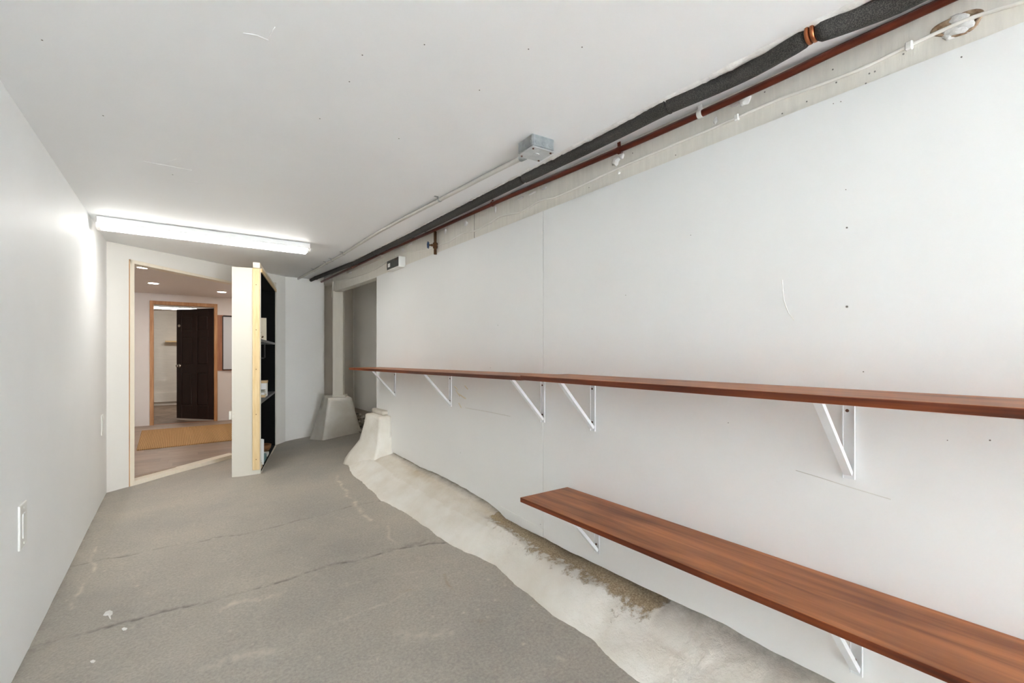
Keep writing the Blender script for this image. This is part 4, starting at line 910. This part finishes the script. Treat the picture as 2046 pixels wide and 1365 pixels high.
kp3 = hg+dv*dw+UP*kz; MB().tube([kp3-dn*.03, kp3-dn*.045, kp3-dn*.075], [.012, .022, .026], 12).build('knob', M['chrome'], d2, smooth=True)

# rug
rg = [onZ(272.5, 901, FZ), onZ(500, 877, FZ), onZ(500, 844.5, FZ), onZ(283, 862, FZ)]
mb = MB()
nn = 40; P0 = []
mb.hexa([p+UP*.0 for p in rg]+[p+UP*.012 for p in rg]); rug = mb.build('jute_rug', M['rug'], bevel=.005)
tag(rug, 'golden brown braided jute rug on the plank floor beyond the doorway', 'rug')
# plywood strip and whiteboard
pa, pb = onY(434.5, 741, W2-.01), onY(447, 630, W2-.01)
tag(MB().box((pa.x, W2-.012, pa.z), (pb.x+.35, W2, pb.z)).build('plywood_panel', M['ply'], bevel=.001), 'reddish plywood sheet on the inner wall beside the door frame', 'panel')
wa, wb2 = onY(446, 738, W2-.03), onY(446, 633, W2-.03)
t = empty('whiteboard', (wa.x+.3, W2-.02, wa.z)); tag(t, 'whiteboard with a thin dark frame half hidden by the bookcase', 'whiteboard')
MB().box((wa.x, W2-.03, wa.z), (wa.x+.42, W2-.012, wb2.z)).build('surface', M['board'], t)
for lo, hi in (((wa.x-.012, wa.z-.012), (wa.x, wb2.z+.012)), ((wa.x, wa.z-.012), (wa.x+.42, wa.z)), ((wa.x, wb2.z), (wa.x+.42, wb2.z+.022)), ((wa.x+.42, wa.z-.012), (wa.x+.432, wb2.z+.012))):
    MB().box((lo[0], W2-.038, lo[1]), (hi[0], W2-.012, hi[1])).build('frame', M['black_metal'], t)
# downlights
for (u, v), lab in zip(((287, 534), (306.5, 565.5), (443, 583)), ('recessed downlight in the inner ceiling nearest the doorway', 'recessed downlight in the inner ceiling, middle of three', 'recessed downlight in the inner ceiling nearest the bookcase top')):
    p = onZ(u, v, ICZ); t = empty('downlight', (p.x, p.y, ICZ-.012)); tag(t, lab, 'ceiling light', 'recessed downlights'); mb = MB()
    mb.loft([[Vector((p.x+math.cos(k*math.pi/14)*r, p.y+math.sin(k*math.pi/14)*r, ICZ-z)) for k in range(28)] for r, z in ((.072, -.001), (.070, .006), (.054, .007), (.052, -.001))], cap=False); mb.build('trim_ring', M['lamp_body'], t, smooth=True)
    MB().cyl(Vector((p.x, p.y, ICZ+.002)), Vector((p.x, p.y, ICZ-.006)), .053, 28).build('lens', M['lit_spot'], t)

# ================================================================== THIRD ROOM beyond the dark door
Y3 = onZ(308, 809, FZ).y; X30, X31 = -1.6, 1.7
struct(MB().box((X30, W2+.1, -.1), (X31, Y3+.1, FZ-.02)).build('floor_back', M['dirt']))
struct(MB().box((X30, W2+.1, 2.1), (X31, Y3+.1, 2.2)).build('ceiling_back', M['inner_ceil']))
struct(MB().box((X30-.1, W2+.1, -.05), (X30, Y3+.1, 2.2)).build('wall_back_left', M['brick_w'])); struct(MB().box((X31, W2+.1, -.05), (X31+.1, Y3+.1, 2.2)).build('wall_back_right', M['brick_w']))
mb = MB(); mb.box((X30, W2+.095, -.05), (IX0-.09, W2+.14, 2.2)); mb.box((IX1, W2+.095, -.05), (X31, W2+.14, 2.2)); struct(mb.build('wall_back_near', M['brick_w']))
wb3 = struct(MB().box((X30, Y3, -.05), (X31, Y3+.1, 2.2)).build('wall_back_far', M['brick_w']))
MB().box((X30, Y3-.03, FZ+.05), (X31, Y3, .32)).build('ledge', M['brick_w'], wb3, bevel=.005)
sa = onY(330, 684, Y3-.12); tag(MB().box((sa.x, Y3-.16, sa.z-.0), (sa.x+.7, Y3-.001, sa.z+.035)).build('wall_shelf', M['pine'], bevel=.003), 'short pine shelf on the white wall of the farthest room', 'shelf', 'boards in the farthest room')
l0 = onZ(306, 616, 2.03); strip_lamp('strip_light', l0.x+.6, l0.y, 1.22, .12, 2.1, M['lit_far'], 'bright strip light in the farthest room beyond the dark door')

for o in list(bpy.data.objects):
    if '_o' in o: del o['_o']
